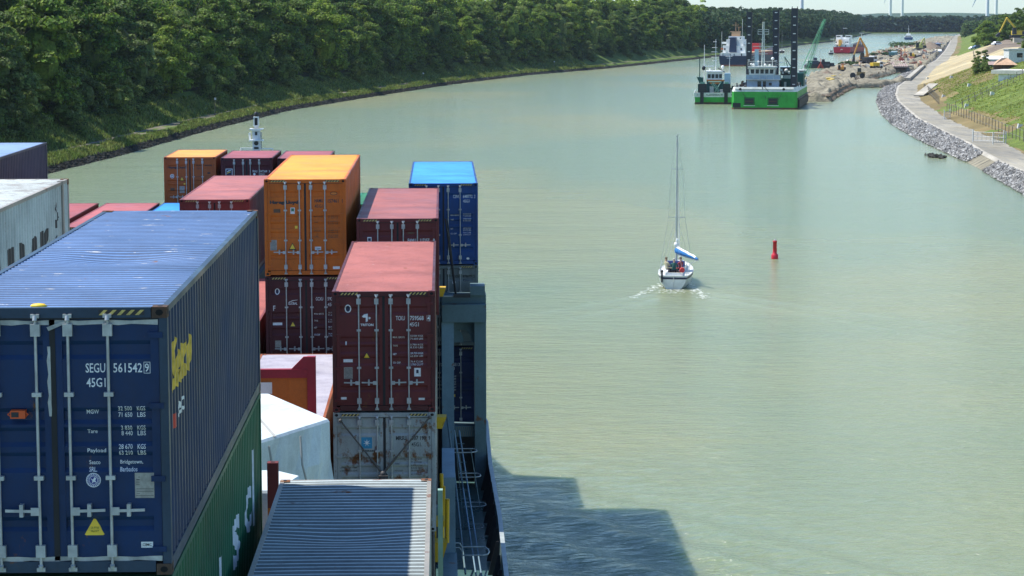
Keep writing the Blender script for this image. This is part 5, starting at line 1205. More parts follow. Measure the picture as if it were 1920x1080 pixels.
def spud(x,y,zb,zt,wd,nm='spud'):
    s_=MB(); s_.box(x-wd/2,x+wd/2,y-wd/2,y+wd/2,zb,zt,0)
    for k in range(int((zt-zb)/.9)):
        z=zb+k*.9; s_.box(x-wd/2-.03,x+wd/2+.03,y-wd/2-.03,y+wd/2+.03,z,z+.12,0)
        if k%2 and z>4: s_.box(x-wd*.22,x+wd*.22,y-wd/2-.06,y-wd/2-.03,z+.3,z+.5,1)
    so_=s_.build(nm,[paint('spud_black',(.035,.04,.05),.5,.3,.1),M['off_white']],t)
    g=MB()
    for sx in(-1,1): g.box(x+sx*wd*.42-.16,x+sx*wd*.42+.16,y-.2,y+.2,zt-1.7,zt-.2); g.tube((x+sx*wd*.42,y,zt-.3),(x+sx*wd*.42,y,zt+.35),.08)
    g.tube((x-wd*.5-.1,y-.7,zt-4.5),(x-wd*.5-.1,y-.7,zt-1),.04); g.build('spud_head',M['black'],so_)
spud(-4.0,9,0,20.6,1.15); spud(.2,33,3,21.0,1.35); spud(w-1.0,5,.3,21.4,1.35)
# deckhouse
mb=MB(); mb.box(-4.2,2.7,6,16,4.3,6.05,0)
mb.box(-1.9,-1.1,5.94,6,4.45,5.8,1); mb.box(-.75,-.1,5.94,6,4.45,5.8,1); mb.box(.55,1.15,5.94,6,4.9,5.5,1); mb.build('deckhouse',[LBL,M['glass']],t)
mb=MB(); mb.box(-4.35,3.0,5.5,12,6.06,6.2,0); mb.box(-4.35,3.0,5.5,5.56,6.2,7.15,1); mb.box(2.95,3.02,5.5,9,6.2,7.15,0)
for k in range(6): mb.box(-4.35+k*1.47,-4.29+k*1.47,5.44,5.5,6.1,7.25,0)
mb.box(-4.35,3.0,5.42,5.5,7.18,7.25,0); mb.build('railing_band',[GW,LBL],t)
mb=MB(); mb.prism([(-3.7,7.15),(-3.85,8.6),(1.85,8.6),(1.7,7.15)],6,11,'y',0); mb.prism([(-3.7,6.2),(-3.7,7.2),(1.7,7.2),(1.7,6.2)],6.02,11,'y',0); mb.box(-4.0,2.0,5.7,11.3,8.6,8.95,0); wh=mb.build('wheelhouse',GW,t)
for k in range(5):
    x0=-3.35+k*1.02; g=MB(); sk=.06*(k-2); g.add([(x0-(.08 if k==0 else 0),5.97,8.35),(x0+.02,5.97,7.45),(x0+.7,5.97,7.45),(x0+.74+(.08 if k==4 else 0),5.97,8.35)],[(0,1,2,3)]); g.build('window',M['glass'],wh)
mb=MB()
for z in (9.3,9.7,10.05): mb.path([(-4,5.8,z),(2,5.8,z),(2,11,z)],.035,5); mb.path([(-4,5.8,z),(-4,11,z)],.035,5)
for k in range(8): mb.tube((-4+k*.857,5.8,8.9),(-4+k*.857,5.8,10.05),.03,n=5)
mb.build('roof_railing',GW,t)
mb=MB(); 
for k,(x,z,r) in enumerate(((-2.9,9.3,.3),(1.2,10.6,.36),(-3.4,9.4,.25),(-.4,9.25,.3),(.6,9.2,.25),(-1.9,10.0,.2))): mb.ball((x,7.5,z),r,8); mb.tube((x,7.5,8.9),(x,7.5,z),.05,n=5)
mb.build('radar_dome',M['white'],t)
mx_=-.9
mb=MB(); mb.tube((mx_-.25,8,8.9),(mx_-.12,8,18.5),.14,.08); mb.tube((mx_+.25,8,8.9),(mx_+.12,8,18.5),.14,.08)
for k in range(10): mb.tube((mx_-.25,8,9.5+k*.9),(mx_+.25,8,9.9+k*.9),.04,n=4)
mb.build('mast',GW,t)
for z,wd in ((13.2,2.2),(12.5,.9),(15.8,1.15),(16.35,1.15),(16.8,1.1),(11.6,1.0),(14.6,.5)):
    g=MB(); g.box(mx_-wd,mx_+wd,7.9,8.1,z,z+.09); 
    if z in(15.8,16.35):
        for s in(-1,0,1): g.box(mx_+s*wd-.04,mx_+s*wd+.04,7.9,8.1,z,z+.5)
    g.build('mast_crosstree',GW,t)
mb=MB(); mb.box(-2.8,-2.0,9,10,8.9,12.6); mb.build('funnel',LBL,t)
mb=MB(); 
for z in(9.6,10.6,11.5): mb.box(-3.6,-2.9,9,9.4,z,z+.1); mb.box(-3.0,-2.9,9,9.1,z,z+.6)
mb.build('mast_ladder',GW,t)
mb=MB(); mb.box(2.9,w-1.9,9,18,4.3,6.3,0); mb.box(3.6,4.1,8.94,9,4.4,5.6,1); mb.build('side_house',[DG,GW],t)
mb=MB(); mb.box(3.2,5.6,10,15,6.3,7.0,2); mb.box(2.7,4.8,10,14,7.0,8.7,0); mb.box(3.0,3.5,9.9,10,7.3,7.8,1); mb.ball((4.0,9.9,8.0),.45,8,1); mb.ball((4.6,9.9,7.6),.35,8,1); mb.box(2.6,3.2,9.8,10,7.9,8.4,1); mb.box(2.4,5.4,9.9,15,8.7,8.8,3); mb.build('machinery_deck',[M['dark_steel'],M['off_white'],GW,LBL],t)
mb=MB(); mb.box(4.9,6.1,7,9,7.3,8.9); mb.box(5.9,6.3,5.8,7.8,.5,8); mb.build('green_winch',plain('winch_green',(.10,.20,.09),.6),t)
mb=MB(); mb.tube((4.3,10,8.8),(3.6,10,11.0),.07); mb.tube((3.6,10,11.0),(4.9,10,9.0),.09); mb.tube((3.6,10,11.0),(3.5,10,9.2),.03); mb.build('davit',DG,t)
# lattice crane boom
def lattice(mb,a,b,w0,w1,n=14,r=.07,mi=0):
    a,b=Vector(a),Vector(b); d=(b-a).normalized(); u=d.orthogonal().normalized(); v=d.cross(u)
    cs=[(1,1),(-1,1),(-1,-1),(1,-1)]
    def pt(f,c): w_=(w0*(1-f)+w1*f)/2; return a.lerp(b,f)+u*c[0]*w_+v*c[1]*w_
    for c in cs: mb.tube(pt(0,c),pt(1,c),r,n=5,mi=mi)
    for i in range(n):
        for k in range(4):
            c1,c2=cs[k],cs[(k+1)%4]; mb.tube(pt(i/n,c1),pt((i+1)/n,c2),r*.6,n=4,mi=mi)
mb=MB(); lattice(mb,(w+.2,24,6.0),(w+4.3,30,19.0),.75,.35,16,.045); mb.tube((w+.0,24,9),(w+4.3,30,19.0),.05); mb.tube((w-.5,24,8),(w+3.8,30,18.6),.05); mb.build('crane_boom',plain('boom_green',(.04,.26,.12),.5),t)
mb=MB(); mb.box(w-3,w+.2,21,26,4.3,7.2); mb.build('crane_house',DG,t)
mb=MB()
rr2=random.Random(8)
for k in range(26): x=rr2.uniform(-6.5,-4.4); y=rr2.uniform(1,20); s=rr2.uniform(.2,.6); mb.box(x,x+s,y,y+s,4.3,4.5+rr2.uniform(.2,1.0),rr2.randrange(3))
for k in range(24): x=rr2.uniform(5.6,6.7); y=rr2.uniform(7,36); s=rr2.uniform(.2,.6); mb.box(x,x+s,y,y+s,4.3,4.6+rr2.uniform(.2,1.0),rr2.randrange(3))
tag(mb.build('deck_gear',[M['off_white'],M['dark_steel'],RST],t),kind='stuff')
# hopper barge / work boat moored left of the dredger
t=thing('workboat','smaller green and white work vessel with an orange banded wheelhouse moored left of the dredger','work vessel',P(1340,517,0),R(-7))
w=4.6
mb=MB(); SECB=[(0,[(3.7,-.3),(4.35,0),(4.4,.5),(4.55,1.6)]),(8,[(4.0,-.4),(4.5,0),(4.55,.5),(4.6,1.6)]),(26,[(3.5,-.4),(4.2,0),(4.4,.5),(4.6,1.8)]),(34,[(.2,-.3),(.8,0),(1.2,.6),(1.8,2.4)])]
hull(mb,SECB); mb.build('hull',[GR,RST],t)
mb=MB(); mb.box(-4.5,4.5,-.03,.0,-.1,.45); mb.build('boot_top',RST,t)
mb=MB(); mb.prism([(-4.55,1.6),(-4.7,2.6),(4.7,2.6),(4.55,1.6)],-.05,.5,'y'); mb.box(-4.7,-4.6,.5,20,1.6,2.6); mb.box(4.6,4.7,.5,20,1.6,2.6); mb.build('bulwark',GW,t)
mb=MB(); put_text(mb,'VLAANDEREN 99',-2.0,1.75,1.9,2.3,lambda u,v:(u,-.06,v),0,.02); put_text(mb,'H',-4.0,-3.75,1.95,2.25,lambda u,v:(u,-.06,v)); put_text(mb,'M',3.65,3.95,1.95,2.25,lambda u,v:(u,-.06,v)); mb.build('lettering',M['letter_black'],t)
for x0,x1 in ((-3.3,-2.5),(2.1,2.9)):
    mb=MB(); mb.box(x0,x1,-.35,-.06,-.2,2.7,0); mb.box(x0-.3,x1+.6,.0,1.4,2.6,4.6,0)
    for k in range(3): mb.box(x0-.35,x1+.65,-.05,0,3.0+k*.5,3.12+k*.5,1)
    mb.box(x0,x1+.2,-.1,1.2,4.6,5.0,2); mb.build('stern_guide',[M['black'],M['dark_steel'],plain('faded_green',(.15,.3,.25),.6)],t)
mb=MB(); mb.prism([(-3.9,6.1),(-4.1,6.1),(-3.5,4.7),(-2.6,4.7),(-2.6,6.0)],.3,1.6,'y',0); mb.box(-3.55,-3.35,.8,1.0,6.0,10.2,0); mb.build('green_post',DG,t)
mb=MB(); lattice(mb,(-.6,.5,4.8),(.9,.5,2.8),.5,.4,5,.06); mb.tube((-1.5,1,5),(1.4,1,5),.12); mb.tube((1.4,1,5),(0,.5,2.8),.1); mb.build('stern_frame',plain('faded_green',(.15,.3,.25),.6),t)
mb=MB(); mb.box(-1.9,2.0,6,12,2.0,5.0,1); mb.box(-1.9,1.6,6,11,5.0,7.0,0); mb.box(-2.1,1.8,5.7,11.3,7.0,7.3,0); wh=mb.build('wheelhouse',[M['white'],DG],t)
mb=MB(); mb.box(-1.95,2.1,5.9,5.99,5.0,5.35); mb.box(-1.2,1.0,5.8,5.9,4.4,4.8); mb.build('orange_band',M['orange'],t)
for k in range(4): g=MB(); g.box(-1.65+k*.85,-1.0+k*.85,5.94,5.99,5.7,6.6); g.build('window',M['glass'],wh)
mb=MB(); mb.box(2.1,3.5,6,10,4.2,6.8); mb.build('side_box',LBL,t)
for x,zt,ct in ((.1,14.5,((11.6,1.0),(12.6,.9),(10.4,1.0),(9.6,.8),(13.9,.6))),(3.1,11.2,((10.6,.8),(10.2,.5))),(-2.5,13.2,())):
    mb=MB(); mb.tube((x,9,2.0),(x+(.2 if x>1 else 0),9,zt),.10,.05)
    for z,wd in ct: mb.tube((x-wd,9,z),(x+wd*(.4 if x<1 else 1),9,z),.05,n=5)
    mb.build('mast',M['white'],t)
mb=MB(); mb.ball((1.7,8,8.2),.4,8); mb.ball((-1.2,7,7.6),.25,8); mb.tube((1.7,8,7.3),(1.7,8,8.2),.06); mb.box(-2.3,-.4,7,7.1,8.3,8.5); mb.build('radar_dome',M['white'],t)
mb=MB(); mb.tube((.6,7,8.0),(2.2,7,7.0),.09); mb.ball((-2.6,5,8.0),.5,7,0,(1,.5,1.1)); mb.build('deck_crane',M['black'],t)
mb=MB()
for k in range(30): x=rr2.uniform(-4.3,4.0); y=rr2.uniform(1.5,20); s=rr2.uniform(.2,.9); mb.box(x,x+s,y,y+s,1.7,2.0+rr2.uniform(.4,2.2),rr2.randrange(3))
tag(mb.build('deck_gear',[M['off_white'],DG,M['dark_steel']],t),kind='stuff')

# ---------------------------------------------------------------- the two cargo ships ahead
def freighter(label, px, D, rz, beam, L, hz, colr, boot, funnel, rust_, deckload=None, tower=None):
    t=thing('freighter',label,'cargo ship',P(px,D,0),rz); b=beam/2
    SECF=[(0,[(b*.5,-.5),(b*.84,.0),(b*.95,1.0),(b,hz)]),(8,[(b*.8,-.6),(b*.97,0),(b,1),(b,hz)]),(L*.75,[(b*.8,-.6),(b*.97,0),(b,1),(b,hz-.6)]),(L*.9,[(b*.3,-.6),(b*.5,0),(b*.6,1),(b*.8,hz+.8)]),(L,[(.05,-.5),(.08,0),(.1,1.2),(.5,hz+2.2)])]
    mb=MB(); hull(mb,SECF); mb.build('hull',[colr,M['dark_steel']],t)
    mb=MB(); stripe([mb][0],[(y,[pr[1],(pr[2][0],pr[2][1])]) for y,pr in SECF],-.1,.55,.02); mb.build('boot_top',boot,t)
    return t,b
t,b=freighter('blue-hulled cargo ship seen from astern with a dark blue funnel, left of the dredger',1373,902,R(-18),11.0,88,4.0,paint('hull_navy',(.02,.035,.075),.5,.2,.1),paint('boot_rust',(.20,.07,.05),.6,.2,.3),None,0)
mb=MB(); mb.box(-b+.4,b-.4,1,13,3.6,5.2); mb.box(-b+.9,b-1.2,3,12,5.2,8.0); mb.box(-3.4,3.4,4,11,8.0,10.4); mb.box(-2.6,2.8,4.5,10,10.4,11.6); sup=mb.build('superstructure',M['white'],t)
for (x0,x1,z0,z1,y_) in ((-2.4,-1.9,10.6,11.1,4.5),(1.9,2.4,10.6,11.1,4.5),(-4.2,-3.9,4,5,1),(-1.5,-1.1,4,5,1),(.2,.5,4,5,1),(3.1,3.5,4,5,1),(-4,-3.5,6.2,7,3),(2.5,3,6.2,7,3)):
    g=MB(); g.box(x0,x1,y_-.06,y_-.01,z0,z1); g.build('window',M['glass'],sup)
mb=MB(); mb.box(-b+.1,-2.6,5,8,8.6,9.4); mb.box(2.8,b+.4,5,8,8.4,9.3); mb.build('bridge_wing',M['white'],t)
mb=MB(); mb.prism([(-1.9,5.4),(-1.5,11.2),(.6,11.2),(1.0,5.4)],2,4.4,'y'); mb.build('funnel',plain('funnel_navy',(.015,.03,.08),.5),t)
mb=MB(); mb.box(-1.7,1.6,6,7.5,11.6,13.4,0); mb.box(-2.3,2.0,6,6.2,13.3,13.6,0); mb.tube((-.2,7,13),(-.2,7,17.2),.16,.08); mb.tube((1.0,7,13),(1.0,7,15.3),.12); mb.tube((-1.5,7,16.0),(1.0,7,16.0),.06); mb.tube((.3,7,15.2),(2.0,7,15.2),.06); mb.build('mast',plain('mast_tan',(.40,.25,.14),.6),t)
mb=MB(); mb.tube((2.6,6,10),(2.6,6,18.3),.06,n=5); mb.tube((-5,3,6),(-5,3,13.5),.07,n=5); mb.build('antenna',M['white'],t)
mb=MB(); mb.box(-4.9,-4.0,.8,1,6.4,7.1); mb.tube((-4.9,.9,5),(-4.9,.9,7.4),.04); mb.build('stern_flag',[plain('flag_red_yellow',(.6,.15,.05),.7)],t)
mb=MB(); mb.box(-b+.2,b-.2,.3,.36,4.9,5.0)
for k in range(9): mb.box(-b+.3+k*1.3,-b+.38+k*1.3,.3,.36,4.0,5.0)
mb.box(2.6,4.6,2,3,5.2,5.9); mb.box(-3,-2,.8,1.2,4.8,6.2); mb.build('stern_rail',M['white'],t)
mb=MB(); mb.box(-b+.6,b-.6,16,66,3.5,5.0,0); mb.box(-b+.6,b-.6,18,64,5.0,5.2,1); mb.box(-4,4,36,40,5.2,8.5,2); mb.build('hatch_coaming',[plain('hatch_red',(.30,.05,.05),.6),plain('hatch_sand',(.6,.4,.22),.7),plain('hatch_crimson',(.45,.03,.04),.5)],t)
t,b=freighter('red-hulled cargo ship seen from astern with an orange lifeboat, far up the canal',1578,1188,R(-18.5),9.0,66,3.4,paint('hull_red',(.42,.02,.04),.45,.1,.05),paint('boot_dark_red',(.10,.02,.025),.6,.2,.2),None,0)
mb=MB(); mb.box(-b+.5,b-.5,1.5,12,3.0,5.0); mb.box(-b+.6,b-1.5,4,11,5.0,7.4); mb.box(-3.9,-1.3,5,10,7.4,9.4); mb.box(-1.3,1.0,6,10,7.4,8.4); mb.box(1.0,3.9,5,10,7.4,9.4); sup=mb.build('superstructure',M['white'],t)
for (x0,x1,z0,z1,y_) in ((-3.6,-1.6,8.5,9.0,5),(1.3,3.6,8.5,9.0,5),(-3.8,-3.3,5.4,6.2,4),(1.2,1.7,5.4,6.2,4),(2.2,2.7,5.4,6.2,4),(-3,-2.4,3.6,4.4,1.5),(1.4,2,3.6,4.4,1.5)):
    g=MB(); g.box(x0,x1,y_-.06,y_-.01,z0,z1); g.build('window',M['glass'],sup)
mb=MB(); mb.prism([(-1.9,4.0),(-1.3,3.7),(-.5,4.4),(-.4,6.6),(-1.0,7.4),(-1.8,7.0)],0.3,3.6,'y'); mb.build('lifeboat',plain('lifeboat_orange',(.85,.42,.06),.4),t)
mb=MB(); mb.box(.3,1.4,1.5,3,5.0,6.3); mb.build('white_locker',M['white'],t)
mb=MB(); mb.tube((-.4,7,8.4),(-.4,7,15.6),.25,.12); mb.box(-1.3,1.2,6.9,7.1,12.2,12.6); mb.tube((-1.6,7,8.4),(-1.6,7,13.6),.07); mb.tube((3.6,8,9),(3.6,8,14),.08); mb.build('mast',M['black'],t)
mb=MB(); mb.box(-.6,1.6,6.8,6.9,12.9,13.1); mb.tube((5.8,30,4),(5.8,30,10.4),.09); mb.tube((4.6,30,10.3),(7.1,30,10.3),.08); mb.tube((-4.3,1,3.5),(-4.3,1,8.3),.06); mb.box(-6.2,-4.2,1,1.1,7.3,7.6); mb.build('foremast',M['white'],t)
mb=MB(); mb.box(-b+.5,b-.5,15,54,2.8,4.4,0); mb.box(-b+.4,b-.4,15,54,4.4,4.55,1); mb.build('hatch_coaming',[plain('hatch_dark_red',(.16,.04,.05),.6),M['dark_steel']],t)
mb=MB(); mb.path([(-.8,-.08,1.7),(-.3,-.08,2.5),(.2,-.08,1.7),(.4,-.08,2.5),(-.3,-.08,2.0)],.05,4); mb.build('stern_emblem',M['white'],t)

# ---------------------------------------------------------------- small craft
def smallboat(label, px, py, rz, beam, L, hz, hc, house=None, hcol=None, cat='boat', name='motor_boat', mast=None, extra=None):
    D=HC*F/(py-HY); t=thing(name,label,cat,P(px,D,0),rz); b=beam/2
    S=[(0,[(b*.5,-.2),(b*.85,0),(b*.95,hz*.5),(b,hz)]),(L*.6,[(b*.6,-.2),(b*.9,0),(b,hz*.5),(b*1.05,hz*1.05)]),(L,[(.02,-.1),(.05,0),(.1,hz*.7),(.25,hz*1.3)])]
    mb=MB(); hull(mb,S); mb.build('hull',[hc,M['off_white']],t)
    if house:
        x0,x1,y0,y1,z1=house; mb=MB(); mb.prism([(y0,hz*.9),(y0,z1),(y1-.3,z1),(y1,hz*.9)],x0,x1,'x'); mb.box(x0-.08,x1+.08,y0-.08,y1-.2,z1,z1+.06); mb.build('cabin',hcol or M['white'],t)
        mb=MB(); mb.box(x0+.1,x1-.1,y0-.03,y0-.005,hz+.35*(z1-hz),hz+.8*(z1-hz)); mb.build('window',M['glass'],t)
    if mast: mb=MB(); mb.tube((0,L*.45,hz),(0,L*.45,mast),.07,.03,6); mb.tube((-.5,L*.45,mast*.6),(.5,L*.45,mast*.6),.02,n=4); mb.build('mast',M['galv'] if mast>6 else M['white'],t)
    if extra: extra(t)
    return t
smallboat('dark-hulled sailing boat under bare mast, beyond the dredger mast',1465,99.5,R(-10),2.7,8,1.1,M['dark_steel'],(-.7,.7,2,4.5,1.6),M['off_white'],'sailing boat','sailing_boat',12.0)
smallboat('small dark motor launch with white cabin below the red ship',1558.5,102.5,R(-5),2.4,6,1.0,M['dark_steel'],(-.8,.8,1,3.4,2.1),M['off_white'])
smallboat('tiny white speedboat in the middle of the far canal',1682.5,85.5,R(10),2.2,5,.7,M['white'],(-.6,.6,1.5,3,1.3),M['dark_steel'])
smallboat('dark tug half hidden behind the right end of the dredger',1504,153,R(-12),3.6,11,1.6,M['dark_steel'],(-1.2,1.2,3,7,3.4),M['off_white'],'tug','tug_boat',5.5)
def pb(t):
    mb=MB(); mb.box(-2.6,2.6,1,10,1.9,3.6,0); mb.box(-1.6,1.6,3,8,3.6,5.0,0); mb.box(-2.3,2.3,.95,1,2.5,3.1,1); mb.tube((0,6,5),(0,6,11.5),.12,.05); mb.tube((-1,6,8.5),(1,6,8.5),.07); mb.build('deckhouse',[M['white'],M['glass']],t)
smallboat('blue and white patrol vessel far off near the bend',1703,75.3,R(-12),7.0,24,2.1,plain('patrol_blue',(.03,.08,.22),.5),cat='patrol boat',name='patrol_vessel',extra=pb)
# dark work barge with a red grab, lying across the canal
D=HC*F/(128-HY); t=thing('work_barge','dark work barge with a low deckhouse and a red grab hanging over its side','barge',P(1513,D,0),R(3))
W2=11.7
mb=MB(); mb.prism([(0,-.3),(0,1.2),(1.0,1.7),(5,1.2),(W2,1.0),(W2,-.3)],0,5,'y'); mb.build('hull',M['dark_steel'],t)
mb=MB(); mb.box(1.2,4.6,1,4,1.2,2.8,0); mb.box(1.5,2.1,.95,1,2.0,2.4,1); mb.box(.5,4.8,.9,4.2,2.8,2.95,1); mb.box(2.8,4.0,1,3,2.95,3.9,0); mb.build('deckhouse',[plain('house_dark_blue',(.05,.06,.09),.6),M['off_white']],t)
mb=MB(); mb.tube((5.4,2.5,1.2),(5.4,2.5,6.6),.07); mb.tube((2.2,2.5,3.0),(2.2,2.5,6.2),.05); mb.tube((1.5,2.5,5),(3.1,2.5,5),.04); mb.tube((3.4,2.5,3),(3.4,2.5,7.4),.04); mb.build('mast',M['galv'],t)
mb=MB(); mb.box(5.2,9,1,4,1.2,2.4); mb.box(6,7,1,2,2.4,3.3); mb.box(9.3,10.6,1,4,1.1,1.9); mb.build('machinery',M['dark_steel'],t)
mb=MB()
for s in(-1,1): mb.prism([(5.0+s*.1,1.6),(5.0+s*.35,1.6),(5.0+s*1.3,-.1),(5.0+s*.7,-.5),(5.0+s*.3,.2)],-1.4,-.7,'y')
mb.tube((5.0,-1,1.6),(5.3,.5,3.6),.10); mb.build('grab',plain('grab_red',(.38,.06,.04),.6),t)

# ---------------------------------------------------------------- excavators
def excavator(label, px, D, zb, pts, colr, body=True, flip=1, s=1.0, name='excavator', stick=(.16,.12,.08), trackrot=0):
    """pts: boom foot, knee(s), tip, bucket as (px,py) of the photo at distance D, turned into real lengths"""
    base=P(px,D,zb); t=thing(name,label,'excavator',base); q=[((a-px)/F*D,0,(HC-(b_-HY)/F*D)-zb) for a,b_ in pts]
    bw_=1.5*s
    mb=MB()
    for yy in (-1.2*s,.6*s):
        mb.prism([(-2*s,0.35*s),(-1.7*s,0),(1.7*s,0),(2*s,.35*s),(1.7*s,.8*s),(-1.7*s,.8*s)],yy,yy+.6*s,'y')
        tk=mb.build('track',M['dark_steel'],t); mb=MB()
    mb=MB(); mb.box(-1.4*s,2.0*s,-1.3*s,1.3*s,.85*s,2.0*s,0) if flip>0 else mb.box(-2.0*s,1.4*s,-1.3*s,1.3*s,.85*s,2.0*s,0); mb.build('body',colr,t)
    mb=MB(); x_=-flip*1.0*s; mb.prism([(x_-.55*s,1.0*s),(x_+.55*s,1.0*s),(x_+.5*s,2.9*s),(x_-.45*s,2.9*s)],-1.35*s,-.2*s,'y',0); mb.box(x_-.4*s,x_+.4*s,-1.38*s,-1.36*s,1.7*s,2.7*s,1); mb.build('cab',[M['dark_steel'],M['glass']],t)
    mb=MB(); mb.box(flip*1.6*s-.45*s,flip*1.6*s+.45*s,-1.32*s,1.32*s,.9*s,1.9*s); mb.build('counterweight',M['dark_steel'],t)
    n=len(q)-1
    bm=MB()
    for i in range(n-2):
        w_=(.55-.1*i)*s; bm.bar(q[i],q[i+1],w_*1.0,w_*1.35,0,up=(0,1,0)); bm.ball(q[i+1],w_*.5,6)
    bm.build('boom',colr,t)
    a=MB(); a.bar(q[n-2],q[n-1],.34*s,.42*s,0,up=(0,1,0)); a.build('arm',colr,t)
    h=MB(); h.tube(Vector(q[0])+Vector((-.4*flip,.2,.3)),Vector(q[1])+Vector((-.2,0.2,-.4)),.09*s); h.build('hydraulic_ram',M['galv'],t)
    k=MB(); v=Vector(q[n]); u=Vector(q[n-1]); k.prism([(u.x-.15*s,u.z),(u.x+.15*s,u.z),(v.x+.5*s,v.z+.5*s),(v.x+.35*s,v.z),(v.x-.5*s,v.z-.05*s),(v.x-.6*s,v.z+.5*s)],-.5*s,.5*s,'y'); k.build('bucket',M['dark_steel'],t)
    return t
OR=paint('machine_orange',(.70,.34,.06),.45,.2,.03); YE=paint('machine_yellow',(.75,.52,.05),.45,.2,.02); YG=paint('machine_lime',(.50,.50,.16),.5,.2,.02)
excavator('tall long-boom orange excavator working near the middle of the spit',1622,885,1.6,[(1627,110),(1624,91),(1612,72),(1601,103),(1600,127)],OR,s=1.35)
excavator('lime yellow excavator with peaked boom at the far end of the spit',1724,1190,1.7,[(1723,91),(1728,80),(1733,72),(1735,86),(1735,91)],YG,s=1.3)
excavator('small orange yellow excavator in the middle of the rubble, boom raised',1711,985,1.6,[(1710,112),(1708,108),(1713,100),(1714,112),(1714,116)],YE,s=.75)
excavator('small tan excavator on the muddy shoulder at the near end of the spit',1577,752,1.6,[(1576,134),(1578,129),(1581,122),(1582,133),(1583,137)],OR,s=.7)
xC=(1905-CX)/F*820
excavator('yellow excavator on top of the right hillside with boom bent high',1908,820,HC-(72-HY)/F*820,[(1909,66),(1903,52),(1888,35),(1875,62),(1872,70)],YE,s=1.25)
# ---------------------------------------------------------------- things on the spit
def lump(px,py,z=1.6): return G(px,py,z)
def machine(label,px,py,cfg,colr,rz=0,cat='site vehicle',name='dump_truck',s=1.0,group=None):
    t=thing(name,label,cat,lump(px,py),rz,group); 
    if cfg=='truck':
        mb=MB(); mb.prism([(-1.6*s,.9*s),(-1.8*s,2.0*s),(1.0*s,2.1*s),(.8*s,.9*s)],-1.1*s,1.1*s,'y'); mb.build('body',colr,t); mb=MB(); mb.box(1.0*s,2.2*s,-1.1*s,1.1*s,.7*s,2.4*s,0); mb.box(1.1*s,2.1*s,-1.12*s,-1.1*s,1.5*s,2.2*s,1); mb.build('cab',[M['white'],M['glass']],t)
        for x in(-1.2,-.2,1.6):
            for y in(-1,1):
                w_=MB(); w_.lathe([(.5*s,0),(.5*s,.35*s)],(0,0,0),12); w_.v=[(x*s+v[0],y*1.0*s-.17*s+v[2],.5*s+v[1]) for v in w_.v]; w_.build('wheel',M['black'],t)
    elif cfg=='roller':
        mb=MB(); mb.lathe([(.75*s,-1*s),(.75*s,1*s)],(0,0,0),14); mb.v=[(-1.2*s+v[0],v[2],.75*s+v[1]) for v in mb.v]; mb.build('drum',M['dark_steel'],t)
        mb=MB(); mb.box(-.2*s,2*s,-.8*s,.8*s,.8*s,1.7*s); mb.build('body',colr,t); mb=MB(); mb.box(.0,1*s,-.7*s,.7*s,1.7*s,2.7*s); mb.build('cab',[M['glass']],t)
        for y in(-1,1): w_=MB(); w_.lathe([(.7*s,0),(.7*s,.4*s)],(0,0,0),12); w_.v=[(1.3*s+v[0],y*.8*s-.2*s+v[2],.7*s+v[1]) for v in w_.v]; w_.build('wheel',M['black'],t)
    elif cfg=='car':
        mb=MB(); mb.prism([(-2.1,.3),(-2.15,.8),(-1.5,.95),(-1.0,1.45),(.6,1.45),(1.3,.95),(2.1,.8),(2.15,.3)],-.85,.85,'y'); mb.build('body',colr,t)
        mb=MB(); mb.prism([(-1.35,.98),(-.95,1.38),(.55,1.38),(1.15,.98)],-.87,.87,'y'); mb.build('window',M['glass'],t)
        for x in(-1.3,1.3):
            for y in(-1,1): w_=MB(); w_.lathe([(.33,0),(.33,.2)],(0,0,0),12); w_.v=[(x+v[0],y*.78-.1+v[2],.33+v[1]) for v in w_.v]; w_.build('wheel',M['black'],t)
    elif cfg=='rig':
        mb=MB(); mb.box(-1.2*s,1.2*s,-1*s,1*s,.1,.8*s); mb.build('track',M['dark_steel'],t); mb=MB(); mb.box(-1*s,1.3*s,-.9*s,.9*s,.8*s,2.0*s); mb.build('body',colr,t); mb=MB(); mb.bar((.0,0,1.5*s),(-.1,0,7*s),.4*s,.4*s); mb.box(-.35*s,.2*s,-.3*s,.3*s,6*s,6.6*s); mb.build('leader',colr,t)
    return t
machine('tan dump truck on the spit right of the tall orange excavator',1642.5,129,'truck',YE,R(20),s=1.0)
machine('brown roller at the near part of the spit right of the yellow beams',1608,147,'roller',plain('roller_brown',(.35,.22,.08),.6),R(-10),name='road_roller',s=1.1)
machine('dark dump truck between the orange excavator and the tan truck',1629,121,'truck',M['dark_steel'],R(30),s=1.3)
machine('teal and white truck among the rubble of the spit',1675,109,'truck',plain('truck_teal',(.08,.2,.22),.5),R(60),s=1.2)
machine('red drilling rig with a short leader in the middle of the spit',1690,118,'rig',plain('rig_red',(.38,.09,.05),.6),0,name='drilling_rig',s=.8)
machine('orange red drilling rig behind the red one on the spit',1697,108,'rig',plain('rig_orange',(.55,.2,.08),.6),0,name='drilling_rig',s=.7)
machine('dark blue van parked by the far right of the spit',1759,92,'truck',plain('van_blue',(.05,.07,.13),.5),R(70),name='site_truck',s=1.3)
machine('white car on the gravel track near the far end of the spit',1763,99,'car',M['white'],R(75),'car','parked_car')
